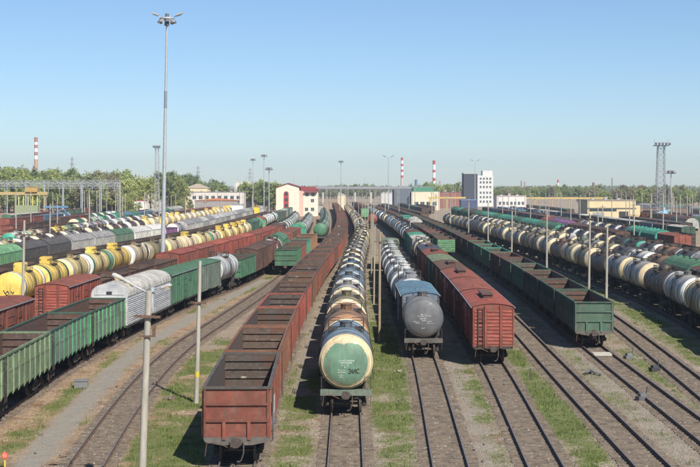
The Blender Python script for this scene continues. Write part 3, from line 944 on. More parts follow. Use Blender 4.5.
# ---- covered wagon (boxcar), refrigerator wagon, covered hopper
def arc(hw, ze, zr, n):
    return [(-hw + 2 * hw * k / n, ze + (zr - ze) * (1 - (1 - 2 * k / n) ** 2) ** .8) for k in range(n + 1)]
@cached
def boxcar(lod, var):
    """var 0 ribbed steel sides, 1 planked sides, 2: raised hatch on the roof"""
    HL, HW, ZE, ZR = 6.85, 1.44, 4.02, 4.24
    out = []
    nr = 12 if lod < 2 else 6
    if lod == 0:
        for s in (-1, 1):
            a, b = (HW - .06, HW) if s > 0 else (-HW, -HW + .06)
            mb = MB(); mb.box(a, b, -HL + .07, HL - .07, 1.22, ZE)
            kids = []
            for k in range(13):
                y = -HL + .15 + (2 * HL - .3) * k / 12
                if abs(y) < 1.05: continue
                r = MB(); c, d = sorted((s * (HW + .002), s * (HW + .07))); r.box(c, d, y - .05, y + .05, 1.18, ZE - .03)
                kids.append(Nd('side_rib', r.mesh('side_rib', 'side'), 'rib'))
            for yy in (-.99, .99):
                pass
            r = MB(); c, d = sorted((s * (HW + .003), s * (HW + .09))); r.box(c, d, -1.0, 1.0, 1.26, ZE - .25)
            c2, d2 = sorted((s * (HW + .09), s * (HW + .12)))
            for z in (1.5, 2.1, 2.7, 3.3): r.box(c2, d2, -.95, .95, z - .04, z + .04)
            kids.append(Nd('sliding_door', r.mesh('sliding_door', 'side'), 'col'))
            r = MB(); c, d = sorted((s * (HW + .003), s * (HW + .06)))
            for y0, y1 in ((-3.6, -2.3), (2.3, 3.6)): 
                r = MB(); r.box(c, d, y0 - .2, y1 - .2, 2.95, 3.45); kids.append(Nd('side_hatch', r.mesh('side_hatch', 'side'), 'rib'))
            out.append(Nd('side_wall', mb.mesh('side_wall', 'side'), 'col', kids=kids))
        for s in (-1, 1):
            mb = MB(); a, b = sorted((s * (HL - .069), s * HL))
            pr = [(-HW, 1.22), (HW, 1.22)] + [(x, z - .03) for x, z in reversed(arc(HW, ZE, ZR, 12))]
            mb.prism_y(pr, a, b)
            kids = []
            # pressed ridges between the posts
            for x0, x1 in ((-HW + .1, -.62), (-.46, .46), (.62, HW - .1)):
                for k in range(10):
                    z = 1.42 + k * .25
                    r = MB(); y0 = s * (HL + .001); y1 = s * (HL + .035)
                    vs = [(x0, y0, z - .07), (x1, y0, z - .07), (x1, y0, z + .07), (x0, y0, z + .07), (x0 + .06, y1, z - .02), (x1 - .06, y1, z - .02), (x1 - .06, y1, z + .02), (x0 + .06, y1, z + .02)]
                    r.add(vs, [(4, 5, 6, 7), (0, 1, 5, 4), (1, 2, 6, 5), (2, 3, 7, 6), (3, 0, 4, 7)])
                    kids.append(Nd('pressed_ridge', r.mesh('pressed_ridge', 'side'), 'col'))
            for x in (-.54, .54):
                r = MB(); y0, y1 = sorted((s * (HL + .002), s * (HL + .09))); r.box(x - .065, x + .065, y0, y1, 1.1, ZE + .12)
                kids.append(Nd('end_post', r.mesh('end_post', 'side'), 'rib'))
            for x in (-HW + .04, HW - .04):
                r = MB(); y0, y1 = sorted((s * (HL + .002), s * (HL + .05))); r.box(x - .04, x + .04, y0, y1, 1.16, ZE - .05)
                kids.append(Nd('corner_post', r.mesh('corner_post', 'side'), 'rib'))
            if s < 0:
                kids.append(Nd('ladder', ladder_mb(-.88, -HL - .12, 1.25, ZE - .05, .36).mesh('ladder', 'dark'), DK))
            out.append(Nd('end_wall', mb.mesh('end_wall', 'side'), 'col', kids=kids))
        f = MB(); f.box(-HW + .05, HW - .05, -HL, HL, 1.02, 1.219); f.box(-.2, .2, -HL, HL, .86, 1.019)
        out.append(Nd('underframe', f.mesh('underframe', 'dark'), DK))
    else:
        mb = MB()
        pr = [(-HW, 1.15), (HW, 1.15)] + [(x, z - .03) for x, z in reversed(arc(HW, ZE, ZR, nr))]
        mb.prism_y(pr, -HL, HL)
        if lod == 1:
            for s in (-1, 1):
                for k in range(13):
                    y = -HL + .15 + (2 * HL - .3) * k / 12
                    c, d = sorted((s * (HW + .002), s * (HW + .07))); mb.box(c, d, y - .05, y + .05, 1.16, ZE - .03)
                c, d = sorted((s * (HW + .003), s * (HW + .1))); mb.box(c, d, -.9, .9, 1.3, ZE - .25)
                for x in (-.54, .54):
                    y0, y1 = sorted((s * (HL + .002), s * (HL + .09))); mb.box(x - .065, x + .065, y0, y1, 1.1, ZE + .1)
        mb.box(-.2, .2, -HL, HL, .86, 1.149)
        out.append(Nd('body', mb.mesh('body', 'side'), 'col'))
    # roof
    mb = MB(); e = HW + .07
    top = arc(e, ZE + .0, ZR + .03, nr)
    mb.prism_y(top + [(x, z - .028) for x, z in reversed(top)], -HL - .06, HL + .06)
    if lod < 2:
        for k in range(12):
            y = -HL + .3 + (2 * HL - .6) * k / 11
            t2 = [(x, z + .022) for x, z in top]
            mb.prism_y(t2 + [(x, z + .002) for x, z in reversed(top)], y - .035, y + .035)
    out.append(Nd('roof', mb.mesh('roof', 'roof'), 'roof'))
    if lod == 0:
        for s in (-1, 1):
            g = MB(); a, b = sorted((s * (e + .003), s * (e + .06))); g.box(a, b, -HL - .02, HL + .02, ZE - .08, ZE - .03)
            out.append(Nd('gutter', g.mesh('gutter', 'galv'), (.4, .4, .4)))
    if var == 2:
        h = MB(); h.box(-.34, .34, -2.2, 2.2, ZR + .04, ZR + .26)
        h.box(-.42, .42, -2.3, 2.3, ZR + .261, ZR + .31)
        out.append(Nd('roof_hatch', h.mesh('roof_hatch', 'roof'), (.10, .05, .04)))
    if lod < 2:
        for y in (-4.2, 4.2):
            v = MB(); v.box(-.25, .25, y - .25, y + .25, ZR + .0, ZR + .12)
            out.append(Nd('roof_vent', v.mesh('roof_vent', 'roof'), 'roof'))
    return out + bogies(4.7, lod) + ends_gear(HL, 14.73, lod, 1.3)
@cached
def reefer(lod):
    HL, HW, ZE, ZR = 9.6, 1.5, 3.5, 4.55
    out = []
    for s in (-1, 1):
        mb = MB(); a, b = sorted((s * (HW - .05), s * HW)); mb.box(a, b, -HL, HL, 1.15, ZE)
        kids = []
        for k in range(13):          # long horizontal corrugations
            z = 1.3 + k * .165
            for y0, y1 in ((-HL + .15, -1.3), (1.3, HL - .15)):
                r = MB(); x0 = s * (HW + .001); x1 = s * (HW + .035)
                r.add([(x0, y0, z - .05), (x0, y1, z - .05), (x0, y1, z + .05), (x0, y0, z + .05), (x1, y0 + .04, z - .015), (x1, y1 - .04, z - .015), (x1, y1 - .04, z + .015), (x1, y0 + .04, z + .015)],
                      [(4, 5, 6, 7), (0, 1, 5, 4), (1, 2, 6, 5), (2, 3, 7, 6), (3, 0, 4, 7)])
                kids.append(Nd('corrugation', r.mesh('corrugation', 'clean'), 'col'))
        r = MB(); c, d = sorted((s * (HW + .002), s * (HW + .08))); r.box(c, d, -1.2, 1.2, 1.25, ZE - .2)
        c, d = sorted((s * (HW + .081), s * (HW + .13)))
        for yy in (-.7, .7): r.box(c, d, yy - .04, yy + .04, 1.35, ZE - .3)
        kids.append(Nd('loading_door', r.mesh('loading_door', 'clean'), 'col'))
        out.append(Nd('side_wall', mb.mesh('side_wall', 'clean'), 'col', kids=kids))
    top = [(HW * math.sin(R(t)) * 1.0, ZE + (ZR - ZE) * max(0, math.cos(R(t))) ** .75) for t in range(-90, 91, 10)]
    for s in (-1, 1):
        mb = MB(); a, b = sorted((s * (HL + .001), s * (HL + .06)))
        mb.prism_y([(-HW, 1.15), (HW, 1.15)] + list(reversed(top)), a, b)
        kids = []
        for k in range(9):
            z = 1.45 + k * .28
            r = MB(); y0 = s * (HL + .061); y1 = s * (HL + .10); w = HW - .1 if z < 3.5 else HW - .1 - (z - 3.5) * .8
            r.add([(-w, y0, z - .06), (w, y0, z - .06), (w, y0, z + .06), (-w, y0, z + .06), (-w + .04, y1, z - .02), (w - .04, y1, z - .02), (w - .04, y1, z + .02), (-w + .04, y1, z + .02)],
                  [(4, 5, 6, 7), (0, 1, 5, 4), (1, 2, 6, 5), (2, 3, 7, 6), (3, 0, 4, 7)])
            kids.append(Nd('corrugation', r.mesh('corrugation', 'clean'), 'col'))
        r = MB(); y0, y1 = sorted((s * (HL + .101), s * (HL + .14))); r.box(-.22, .22, y0, y1, 3.72, 3.95)
        kids.append(Nd('vent', r.mesh('vent', 'black'), (.02, .02, .02)))
        out.append(Nd('end_wall', mb.mesh('end_wall', 'clean'), 'col', kids=kids))
    mb = MB()
    t2 = [(x * 1.03, z + .03) for x, z in top]
    mb.prism_y(t2 + [(x, z + .002) for x, z in reversed(top)], -HL - .03, HL + .03)
    for k in range(15):
        y = -HL + .3 + (2 * HL - .6) * k / 14
        mb.prism_y([(x * 1.012, z + .018) for x, z in t2] + [(x, z + .001) for x, z in reversed(t2)], y - .03, y + .03)
    out.append(Nd('roof', mb.mesh('roof', 'roof'), 'roof'))
    f = MB(); f.box(-HW + .06, HW - .06, -HL, HL, .95, 1.149); f.box(-1.1, 1.1, -2.5, 2.5, .55, .949)
    out.append(Nd('underframe', f.mesh('underframe', 'dark'), DK))
    return out + bogies(7.2, lod) + ends_gear(HL, 20.6, lod, 1.3)
@cached
def hopper(lod):
    HL, HW, ZE, ZR = 6.7, 1.58, 3.75, 4.62
    out = []
    mb = MB()
    top = arc(HW, ZE, ZR, 8)
    mb.prism_y([(-HW, 1.9), (HW, 1.9)] + [(x, z - .03) for x, z in reversed(top)], -HL, HL)
    for y in (-3.4, 0, 3.4):
        vs = [(-1.3, y - 1.5, 1.9), (1.3, y - 1.5, 1.9), (1.3, y + 1.5, 1.9), (-1.3, y + 1.5, 1.9), (-.5, y - .4, .95), (.5, y - .4, .95), (.5, y + .4, .95), (-.5, y + .4, .95)]
        mb.add(vs, [(7, 6, 5, 4), (0, 1, 5, 4), (1, 2, 6, 5), (2, 3, 7, 6), (3, 0, 4, 7)])
    mb.box(-.22, .22, -HL - .4, HL + .4, .95, 1.3)
    out.append(Nd('body', mb.mesh('body', 'paint'), 'col'))
    n = 14 if lod < 2 else 8
    for s in (-1, 1):
        r = MB()
        for k in range(n + 1):
            y = -HL + .08 + (2 * HL - .16) * k / n
            c, d = sorted((s * (HW + .002), s * (HW + .1))); r.box(c, d, y - .06, y + .06, 1.85, ZE - .25)
        c, d = sorted((s * (HW + .002), s * (HW + .12))); r.box(c, d, -HL, HL, 1.7, 1.849)
        out.append(Nd('side_ribs', r.mesh('side_ribs', 'paint'), 'rib', kind='stuff'))
    e = [(x * 1.02, z) for x, z in top]
    mb = MB(); mb.prism_y([(x, z + .03) for x, z in e] + [(x, z) for x, z in reversed(e)], -HL - .05, HL + .05)
    for y in (-3.35, 0, 3.35):
        mb.prism_y([(x, z + .055) for x, z in e] + [(x, z + .031) for x, z in reversed(e)], y - .05, y + .05)
    out.append(Nd('roof', mb.mesh('roof', 'roof'), 'roof'))
    for y in (-4.9, -1.6, 1.6, 4.9):
        mb = MB(); mb.tube((0, y, ZR), (0, y, ZR + .14), .3, n=8)
        out.append(Nd('roof_hatch', mb.mesh('roof_hatch', 'roof'), 'roof'))
    return out + bogies(4.9, lod) + ends_gear(HL, 14.72, lod, 1.3)
PITCH = {'g': 13.92, 't': 12.02, 'b': 14.73, 'r': 20.6, 'h': 14.72}
# ------------------------------------------------------------------ trains
C = {  # real paint colours
 'oxide': (.222, .066, .046), 'red': (.29, .070, .050), 'brown': (.105, .056, .042), 'dark brown': (.06, .04, .034), 'rusty': (.17, .075, .045),
 'green': (.055, .17, .10), 'light green': (.13, .31, .16), 'olive': (.17, .24, .14), 'teal': (.05, .32, .22), 'dark green': (.03, .085, .06),
 'cream': (.70, .58, .36), 'white': (.66, .66, .63), 'grey': (.27, .275, .28), 'dark grey': (.075, .078, .082), 'blue grey': (.14, .20, .27),
 'blue': (.085, .19, .28), 'yellow': (.70, .50, .11), 'pale yellow': (.72, .58, .25), 'silver': (.43, .45, .46), 'tan': (.32, .17, .085), 'black': (.028, .027, .027),
 'purple': (.22, .10, .25), 'dark blue': (.035, .055, .10), 'orange red': (.33, .085, .055), 'khaki': (.26, .22, .12), 'pale grey': (.42, .42, .40), 'green grey': (.15, .20, .16), 'yard green': (.06, .125, .09), 'dirty cream': (.50, .42, .28),
}
TYPE = {'g': ('open_wagon', 'open wagon', 'open wagon'), 't': ('tank_wagon', 'tank wagon', 'tank wagon'), 'b': ('covered_wagon', 'covered wagon', 'covered wagon'),
        'r': ('refrigerator_wagon', 'refrigerator wagon', 'refrigerator wagon'), 'h': ('hopper_wagon', 'covered hopper wagon', 'hopper wagon')}
ORD = 'first second third fourth fifth sixth seventh eighth ninth tenth eleventh twelfth thirteenth fourteenth fifteenth sixteenth seventeenth eighteenth nineteenth twentieth'.split()
def place(tr, yc):
    x = float(tr.x(yc)); d = float(tr.dx(yc))
    return (x, yc, 0), -math.atan(d)
def CC(v): return C[v] if isinstance(v, str) else v
def colours(t, cname, o):
    c = shade(C[cname], .12)
    k = {'col': c, 'rib': tuple(v * .95 for v in c), 'rim': tuple(v * .8 for v in c), 'in': shade(random.choice([(.20, .15, .125), (.19, .175, .16), (.26, .16, .12)]), .25), 'roof': o.get('roof') and C[o['roof']] or tuple(min(1, v * 1.0) for v in c)}
    if t == 't':
        rc = o.get('ring', random.choice(['cream', 'cream', 'white', cname, cname]))
        k['ring'] = shade(C[rc], .1)
        k['cap'] = shade(CC(o.get('cap', rc)), .05)
        k['cap2'] = k['ring']
        k['top'] = tuple(v * .8 for v in c); k['box'] = C.get(o.get('box', 'yellow'))
        k['beam'] = CC(o.get('beam', 'dark grey'))
    for q in ('rim', 'rib', 'in'):
        if q in o: k[q] = C[o[q]] if isinstance(o[q], str) else o[q]
    return k
def step_along(tr, y, L):
    d = float(tr.dx(y)); return y + L / math.hypot(1, d)
MADE = {}
def train(key, y0, wagons, phrase, group, end=None, after=None):
    """wagons: (type, variant, colour name, options); laid end to end from y0"""
    tr = T[key]; y = y0; k = after or 0
    if phrase.startswith('wagon '): phrase = phrase[6:]
    for w in wagons:
        t, var, cn = w[:3]; o = w[3] if len(w) > 3 else {}
        if t == 'gap': y += var; continue
        L = o.get('L', PITCH[t] if not (t == 't' and var == 3) else 6.2)
        y1 = step_along(tr, y, L); yc = (y + y1) / 2
        if end and y1 > end: break
        lim = (135, 300) if t != 'g' else (150, 300)
        lod = 0 if y < lim[0] else 1 if y < lim[1] else 2
        if 'lod' in o: lod = o['lod']
        nds = {'g': gondola, 't': tank, 'b': boxcar}.get(t)
        nds = nds(lod, var) if nds else (reefer(min(lod, 1)) if t == 'r' else hopper(lod))
        loc, rz = place(tr, yc)
        nm, words, cat = TYPE[t]
        lab = o.get('label'); grp = group
        if not lab:
            desc = {'t': {'cream': 'cream ringed ', 'white': 'white ringed '}.get(o.get('ring'), '')}.get(t, '')
            cdesc = cn if not (t == 'g' and var == 2) else cn
            if k < 20:
                lab = f"{cdesc} {desc}{words}, {ORD[k]} {phrase}"
                if len(lab.split()) > 16: lab = f"{cdesc} {words}, {ORD[k]} {phrase}"
                if len(lab.split()) > 16: print('LONG', lab)
            else:
                lab = f"far {cn} {words} at distant end {phrase}"
                if len(lab.split()) > 16: print('LONG', lab)
                grp = f"distant {cn} {words}s {phrase}"
        e = root(nm, loc, rz, lab, cat, grp)
        cols = colours(t, cn, o)
        for nd in nds: put(nd, e, cols)
        MADE[(key, k)] = e
        y = y1; k += 1
    return y
def many(n, t, cs, var=(0,), **o):
    out = []
    for i in range(n):
        oo = dict(o)
        for q in ('ring', 'roof', 'in'):
            if isinstance(oo.get(q), (list, tuple)) and oo[q] and isinstance(oo[q][0], str): oo[q] = random.choice(oo[q])
        out.append((t, random.choice(var), random.choice(cs), oo))
    return out

# A: mixed train beside the bare curving track
train('A', 59.6, [
 ('g', 1, 'olive', dict(rim='olive', label='olive open wagon cut off by the picture edge, beside the grey path', L=13.1)),
 ('g', 1, 'olive', dict(rim='olive', rib=(.19, .28, .16), L=13.1, **{'in': (.25, .10, .075)}, label='faded olive green open wagon with rust brown inside, before the greener ones')),
 ('g', 1, 'green grey', dict(rim='dark green', rib=(.07, .27, .15), L=13.1, **{'in': (.30, .12, .085)}, label='green ribbed open wagon with grey panels between the olive and bright green ones')),
 ('g', 1, 'green grey', dict(rim='dark green', rib=(.10, .33, .15), L=13.1, **{'in': (.36, .15, .10)}, label='bright green ribbed open wagon coupled to the white refrigerator wagon')),
 ('gap', .4, ''),
 ('r', 0, 'silver', dict(roof='pale grey', label='silver white refrigerator wagon with corrugated sides and rust stained round roof')),
 ('b', 1, 'green', dict(roof='green', label='green covered wagon coupled right behind the white refrigerator wagon', L=13.2)),
 ('b', 1, 'green grey', dict(roof='green', label='dull green covered wagon in front of the silver topped tank wagon', L=14.0)),
 ('t', 0, 'silver', dict(ring='silver', cap='silver', label='silver topped tank wagon with dark belly between two green wagons', L=11.2)),
 ('g', 0, 'green', dict(label='tall green ribbed wagon behind the silver topped tank wagon')),
 ('b', 0, 'brown', dict(roof='brown', label='first brown covered wagon behind the tall green one')),
 ('b', 0, 'brown', dict(roof='dark brown', label='second brown covered wagon, coupled to the red and white tank')),
 ('t', 0, 'oxide', dict(ring='white', cap='pale grey', label='maroon and white striped tank wagon behind the brown covered wagons')),
 ('h', 0, 'green', dict(roof='green', label='green round roofed hopper wagon behind the maroon striped tank')),
 ('b', 0, 'oxide', dict(label='oxide red covered wagon behind the green hopper wagon')),
 ('b', 0, 'brown', {}), ('b', 0, 'oxide', {}),
 ('gap', 8, ''),
 ('h', 0, 'teal', dict(roof='light green', label='pale green hopper wagon standing apart beside the rusty open wagons')),
 ] + many(11, 't', ['green grey', 'grey', 'pale grey'], ring='pale grey'),
 'wagon of the mixed train by the bare curve', 'wagons of the mixed train beside the bare track', end=575)

# LT: behind the bare curving track
train('LT', 197.5, [
 ('g', 0, 'green', dict(label='green open wagon alone at the end of the bare curving track', **{'in': 'green'})),
 ('g', 0, 'oxide', dict(label='maroon open wagon right behind the green one on the curving track')),
 ('g', 0, 'teal', dict(label='teal sided open wagon behind the maroon one')),
 ('g', 0, 'tan', dict(rim='tan', label='orange rust rimmed open wagon behind the teal one')),
 ('g', 0, 'tan', dict(rim='tan', label='second orange rust rimmed open wagon before the green tank')),
 ('gap', 44, ''),
 ('t', 0, 'green', dict(ring='cream', cap='green', label='green tank wagon with cream ringed end, beside the red open train')),
 ] + many(18, 't', ['green grey', 'teal', 'grey', 'green'], ring=['pale grey', 'green grey']),
 'wagon of the green tanks by the red train', 'wagons on the curving track', end=570)

# B: long red open train
rb = [('g', 0, 'oxide', dict(rim=(.07, .065, .06), label='red open wagon with graffiti on its side, at the head of its train', **{'in': (.17, .155, .145)})),
      ('g', 0, 'rusty', dict(rim='rusty', label='rusty open wagon with pale stained inner wall behind the graffitied one', **{'in': (.36, .25, .18)})),
      ('g', 0, 'oxide', dict(rim='rusty', label='red open wagon, third from the graffitied wagon', **{'in': (.17, .16, .15)})),
      ('g', 0, 'red', dict(rim='red', label='red open wagon with pinkish rim, fourth from the graffitied wagon', **{'in': (.17, .16, .155)})),
      ('g', 0, 'red', dict(rim='brown', label='bright red open wagon, fifth from the graffitied wagon', **{'in': (.30, .17, .13)})),
      ('g', 0, 'rusty', dict(rim='rusty', label='rusty open wagon, sixth from the graffitied wagon', **{'in': (.40, .31, .23)}))]
for i in range(46):
    cn = ['oxide', 'oxide', 'rusty', 'brown', 'red', 'oxide', 'brown'][i % 7] if i > 6 else ['oxide', 'rusty', 'oxide', 'oxide', 'brown', 'red', 'rusty'][i]
    rb.append(('g', 0, cn, dict(rim=random.choice(['rusty', 'brown', 'oxide']))))
train('B', 61.5, rb, 'wagon of the long red open train', 'open wagons of the long red train', end=800)

# C: tank train behind the green nosed tank
ct = [('t', 0, 'blue grey', dict(ring='cream', cap='cream', beam='green grey', label='tank wagon with a flaking green and cream end, heading its train')),
      ('t', 0, 'tan', dict(ring='tan', cap='tan', label='orange brown tank wagon right behind the green nosed one')),
      ('t', 0, 'khaki', dict(ring='cream', label='khaki tank wagon with cream ring, third from the green nosed one')),
      ('t', 0, 'pale grey', dict(ring='cream', label='pale grey tank wagon with cream ring, fourth from the green nosed one')),
      ('t', 0, 'blue grey', dict(ring='white', label='blue grey tank wagon with white ring, fifth from the green nosed one')),
      ('t', 0, 'blue grey', dict(ring='blue grey', label='all blue grey tank wagon, sixth from the green nosed one')),
      ('t', 0, 'blue', dict(ring='cream', label='blue tank wagon with cream ring, seventh from the green nosed one')),
      ('t', 0, 'blue grey', dict(ring='cream')), ('t', 0, 'khaki', dict(ring='cream')), ('t', 0, 'grey', dict(ring='white'))]
ct += many(38, 't', ['khaki', 'pale grey', 'grey', 'cream', 'tan', 'grey'], (0, 0, 4), ring=['cream', 'cream', 'dirty cream', 'khaki'])
train('C', 75.6, ct, 'wagon of the green nosed tank train', 'tank wagons behind the green nosed tank', end=700)

# D
dt = [('t', 3, 'grey', dict(ring='grey', cap=(.105, .115, .13), beam=(.13, .125, .115), label='short grey tank wagon with white stencilling on its round end')),
      ('b', 0, 'blue grey', dict(roof='blue', rib='dark grey', label='covered wagon with a bright blue roof behind the grey tank'))]
for i in range(7): dt.append(('t', 2, ['silver', 'white', 'silver', 'white', 'pale grey', 'silver', 'white'][i], dict(ring=['silver', 'white', 'silver', 'white', 'white', 'white', 'white'][i])))
dt += [('gap', 4, ''), ('b', 0, 'green grey', dict(roof='green grey', label='covered wagon with mossy green grey roof behind the white tanks')),
       ('gap', 195, ''), ('t', 0, 'oxide', dict(ring='oxide', cap='oxide', label='reddish tank wagon whose round end faces the yard beside the thin poles')),
       ('gap', 90, ''), ('b', 0, 'light green', dict(label='light green covered wagon standing alone far up the track'))]
train('D', 101.5, dt, 'wagon of the short grey tank train', 'wagons behind the short grey tank')

# E
et = [('b', 2, 'red', dict(roof='red', label='red covered wagon with corrugated end and ladder, heading its train')),
      ('b', 0, 'oxide', dict(roof='oxide', label='red roofed covered wagon right behind the one with the ladder')),
      ('b', 2, 'oxide', dict(roof='oxide', label='covered wagon with dull red roof and hatch, third in its train')),
      ('b', 2, 'brown', dict(roof='brown', label='covered wagon with brownish roof, between dull red and mossy green roofs')),
      ('b', 0, 'dark green', dict(roof='olive', label='covered wagon with a mossy green roof')),
      ('b', 2, 'oxide', dict(roof='oxide', label='covered wagon with red roof right behind the mossy green roof')),
      ('b', 2, 'brown', dict(roof='dark blue', label='covered wagon with a slate blue roof')),
      ('t', 0, 'pale grey', dict(ring='cream', label='pale tank wagon with cream ring behind the slate blue roof')),
      ('t', 0, 'pale grey', dict(ring='cream', label='second pale ringed tank wagon behind the slate blue roof')),
      ('b', 0, 'grey', dict(roof='pale grey', label='covered wagon with pale grey roof behind the ringed tanks')),
      ('b', 0, 'teal', dict(roof='teal', label='covered wagon with a bright teal roof')), ('b', 0, 'green', dict(roof='brown')),
      ('t', 0, 'dark blue', dict(ring='blue')), ('t', 0, 'blue', dict(ring='white'))]
et += many(26, 't', ['dark grey', 'grey', 'blue grey', 'brown'], (0, 0, 4), ring=['white', 'white', 'cream', 'blue grey'])
train('E', 97.2, et, 'wagon of the red headed covered train', 'wagons behind the red covered wagon', end=760)

# F
ft = [('g', 2, 'light green', dict(rim='rusty', rib='light green', label='light green open wagon with slatted end, heading the dark open train'))]
ft += many(30, 'g', ['dark green', 'brown', 'dark brown', 'oxide', 'dark brown'])
ft.insert(8, ('h', 0, 'pale grey', dict(roof='white', label='white round roofed hopper among the dark open wagons')))
ft.insert(11, ('b', 0, 'teal', dict(roof='teal', label='teal roofed covered wagon among the dark open wagons')))
train('F', 239, ft, 'wagon behind the light green slatted one', 'dark open wagons behind the slatted green one', end=700)

# G
gt = [('g', 0, 'yard green', dict(rim='dark green', rib='yard green', label='dark green open wagon whose lit end faces the bare tracks')),
      ('g', 0, 'dark green', dict(rim='dark green')), ('g', 0, 'dark green', dict(rim='brown')), ('g', 0, 'green', dict(rim='green', **{'in': (.3, .3, .25)}, label='open wagon with bright green rim and pale load space, fourth in its train')),
      ('g', 0, 'dark green', dict(rim='brown')), ('g', 0, 'dark brown', dict(rim='oxide', **{'in': (.25, .07, .06)}, label='open wagon with red inside among the dark green ones')),
      ('g', 0, 'green', dict(rim='teal', **{'in': 'green'})), ('g', 0, 'green', dict(rim='teal', **{'in': 'light green'})), ('g', 0, 'dark green', dict(rim='green')), ('g', 0, 'dark brown', dict(rim='brown'))]
gt += many(34, 'g', ['dark green', 'dark green', 'dark brown', 'dark green', 'brown'])
train('G', 107.5, gt, 'wagon of the dark green open train', 'open wagons of the dark green train', end=740)

# H: long cream and brown tank train
hs = ['khaki', 'khaki', 'pale grey', 'dark brown', 'pale grey', 'grey', 'dark brown', 'khaki', 'dirty cream', 'brown', 'grey', 'khaki']
hr = ['dirty cream', 'cream', 'white', 'dark brown', 'cream', 'cream', 'dark brown', 'cream', 'dirty cream', 'brown', 'cream', 'dirty cream']
ht = [('t', 4 if i in (3, 6, 9) else 0, hs[i % 12], dict(ring=hr[i % 12])) for i in range(12)]
ht += many(20, 't', ['dark brown', 'khaki', 'khaki', 'grey', 'dark grey', 'dirty cream'], (0, 4, 0), ring=['cream', 'dirty cream', 'dark brown', 'cream', 'khaki'])
train('H', 100, ht, 'wagon of the tank train by the lamp poles', 'tank wagons by the row of lamp poles', end=430)
it = [('b', 0, 'dark brown', dict(roof='brown')), ('b', 0, 'dark brown', dict(roof='brown')), ('h', 0, 'green', dict(roof='green', label='green hopper wagon behind the cream and brown tank train')),
      ('t', 0, 'tan', dict(ring='brown')), ('t', 0, 'white', dict(ring='white')), ('t', 0, 'dark grey', dict(ring='dark grey')), ('t', 0, 'khaki', dict(ring='cream'))]
it += many(12, 't', ['khaki', 'pale grey', 'green grey', 'dirty cream'], (0, 4), ring=['cream', 'dirty cream', 'khaki'])
it += many(9, 't', ['dark brown', 'brown', 'khaki'], ring=['cream', 'white', 'brown'])
train('I', 116, it, 'wagon of the second row beyond the lamp poles', 'wagons on the track behind the tank train', end=415)
jt = [('h', 0, 'pale grey', dict(roof='pale grey')), ('t', 0, 'dark grey', dict(ring='white')), ('t', 0, 'tan', dict(ring='brown')), ('t', 0, 'dark grey', dict(ring='white')), ('t', 0, 'black', dict(ring='teal', label='black tank wagon with a bright teal ring')),
      ('t', 0, 'black', dict(ring='black')), ('t', 0, 'brown', dict(ring='cream'))]
jt += many(4, 't', ['black', 'dark grey', 'brown'], ring=['cream', 'dark grey', 'white']) + many(18, 'h', ['green', 'teal', 'green', 'brown'], roof=['teal', 'green', 'brown'])
train('J', 158, jt, 'wagon of the third row beyond the lamp poles', 'wagons of the third row beyond the lamp poles', end=580)
kt = many(5, 'g', ['dark brown', 'brown', 'dark brown']) + many(4, 'b', ['brown', 'dark brown', 'oxide'], roof=['dark brown', 'brown']) + [('h', 0, 'purple', dict(roof='purple', label='purple roofed hopper wagon standing before the beige shed')), ('h', 0, 'purple', dict(roof='purple', label='second purple roofed hopper wagon by the beige shed')), ('h', 0, 'oxide', dict(roof='red'))] + many(18, 'g', ['brown', 'dark brown'])
train('K', 190, kt, 'wagon of the fourth row beyond the lamp poles', 'wagons of the fourth row beyond the lamp poles', end=590)
train('P', 238, [('b', 0, 'oxide', dict(roof='oxide', label='red roofed covered wagon beyond the dark rows by the thin poles'))] + many(2, 'h', ['green', 'teal'], roof=['teal', 'green']) + many(5, 't', ['dark grey', 'brown', 'grey'], ring=['white', 'cream']) + many(17, 'b', ['dark brown', 'brown', 'blue', 'oxide'], roof=['brown', 'dark brown', 'oxide', 'dark grey']), 'wagon of the fifth row beyond the lamp poles', 'wagons of the fifth row beyond the lamp poles', end=590)
train('Q', 262, many(18, 'g', ['dark brown', 'brown', 'dark green', 'dark grey']) + many(6, 'b', ['blue'], roof=['blue']), 'wagon of the sixth row beyond the lamp poles', 'wagons of the sixth row beyond the lamp poles', end=600)
train('U', 290, many(22, 'b', ['dark brown', 'blue grey', 'dark green', 'dark grey', 'white'], roof=['dark grey', 'pale grey', 'brown', 'white']), 'wagon of the seventh row beyond the lamp poles', 'wagons of the seventh row beyond the lamp poles', end=600)

# left side
lt1 = [('b', 1, 'oxide', dict(roof='oxide', lod=0, label='dark red covered wagon at the picture edge before the yellow tanks')),
       ('gap', 11.2, ''),
       ('b', 1, 'red', dict(roof='oxide', lod=0, label='brick red planked covered wagon before the yellow tank wagons'))]
lt1 += many(3, 'g', ['dark brown', 'brown']) + [('b', 0, 'oxide', dict(roof='red')), ('b', 0, 'oxide', dict(roof='oxide')), ('b', 0, 'red', dict(roof='orange red')), ('b', 0, 'red', dict(roof='red')), ('b', 0, 'red', dict(roof='orange red')), ('b', 0, 'oxide', dict(roof='oxide')), ('b', 0, 'red', dict(roof='red'))]
lt1 += many(3, 'b', ['oxide', 'brown'], roof=['oxide', 'brown']) + many(12, 't', ['pale grey', 'grey', 'green grey'], ring=['white', 'pale grey'])
train('L1', 91.0, lt1, 'wagon of the red roofed train by the mast', 'wagons of the red roofed train by the high mast', end=560)
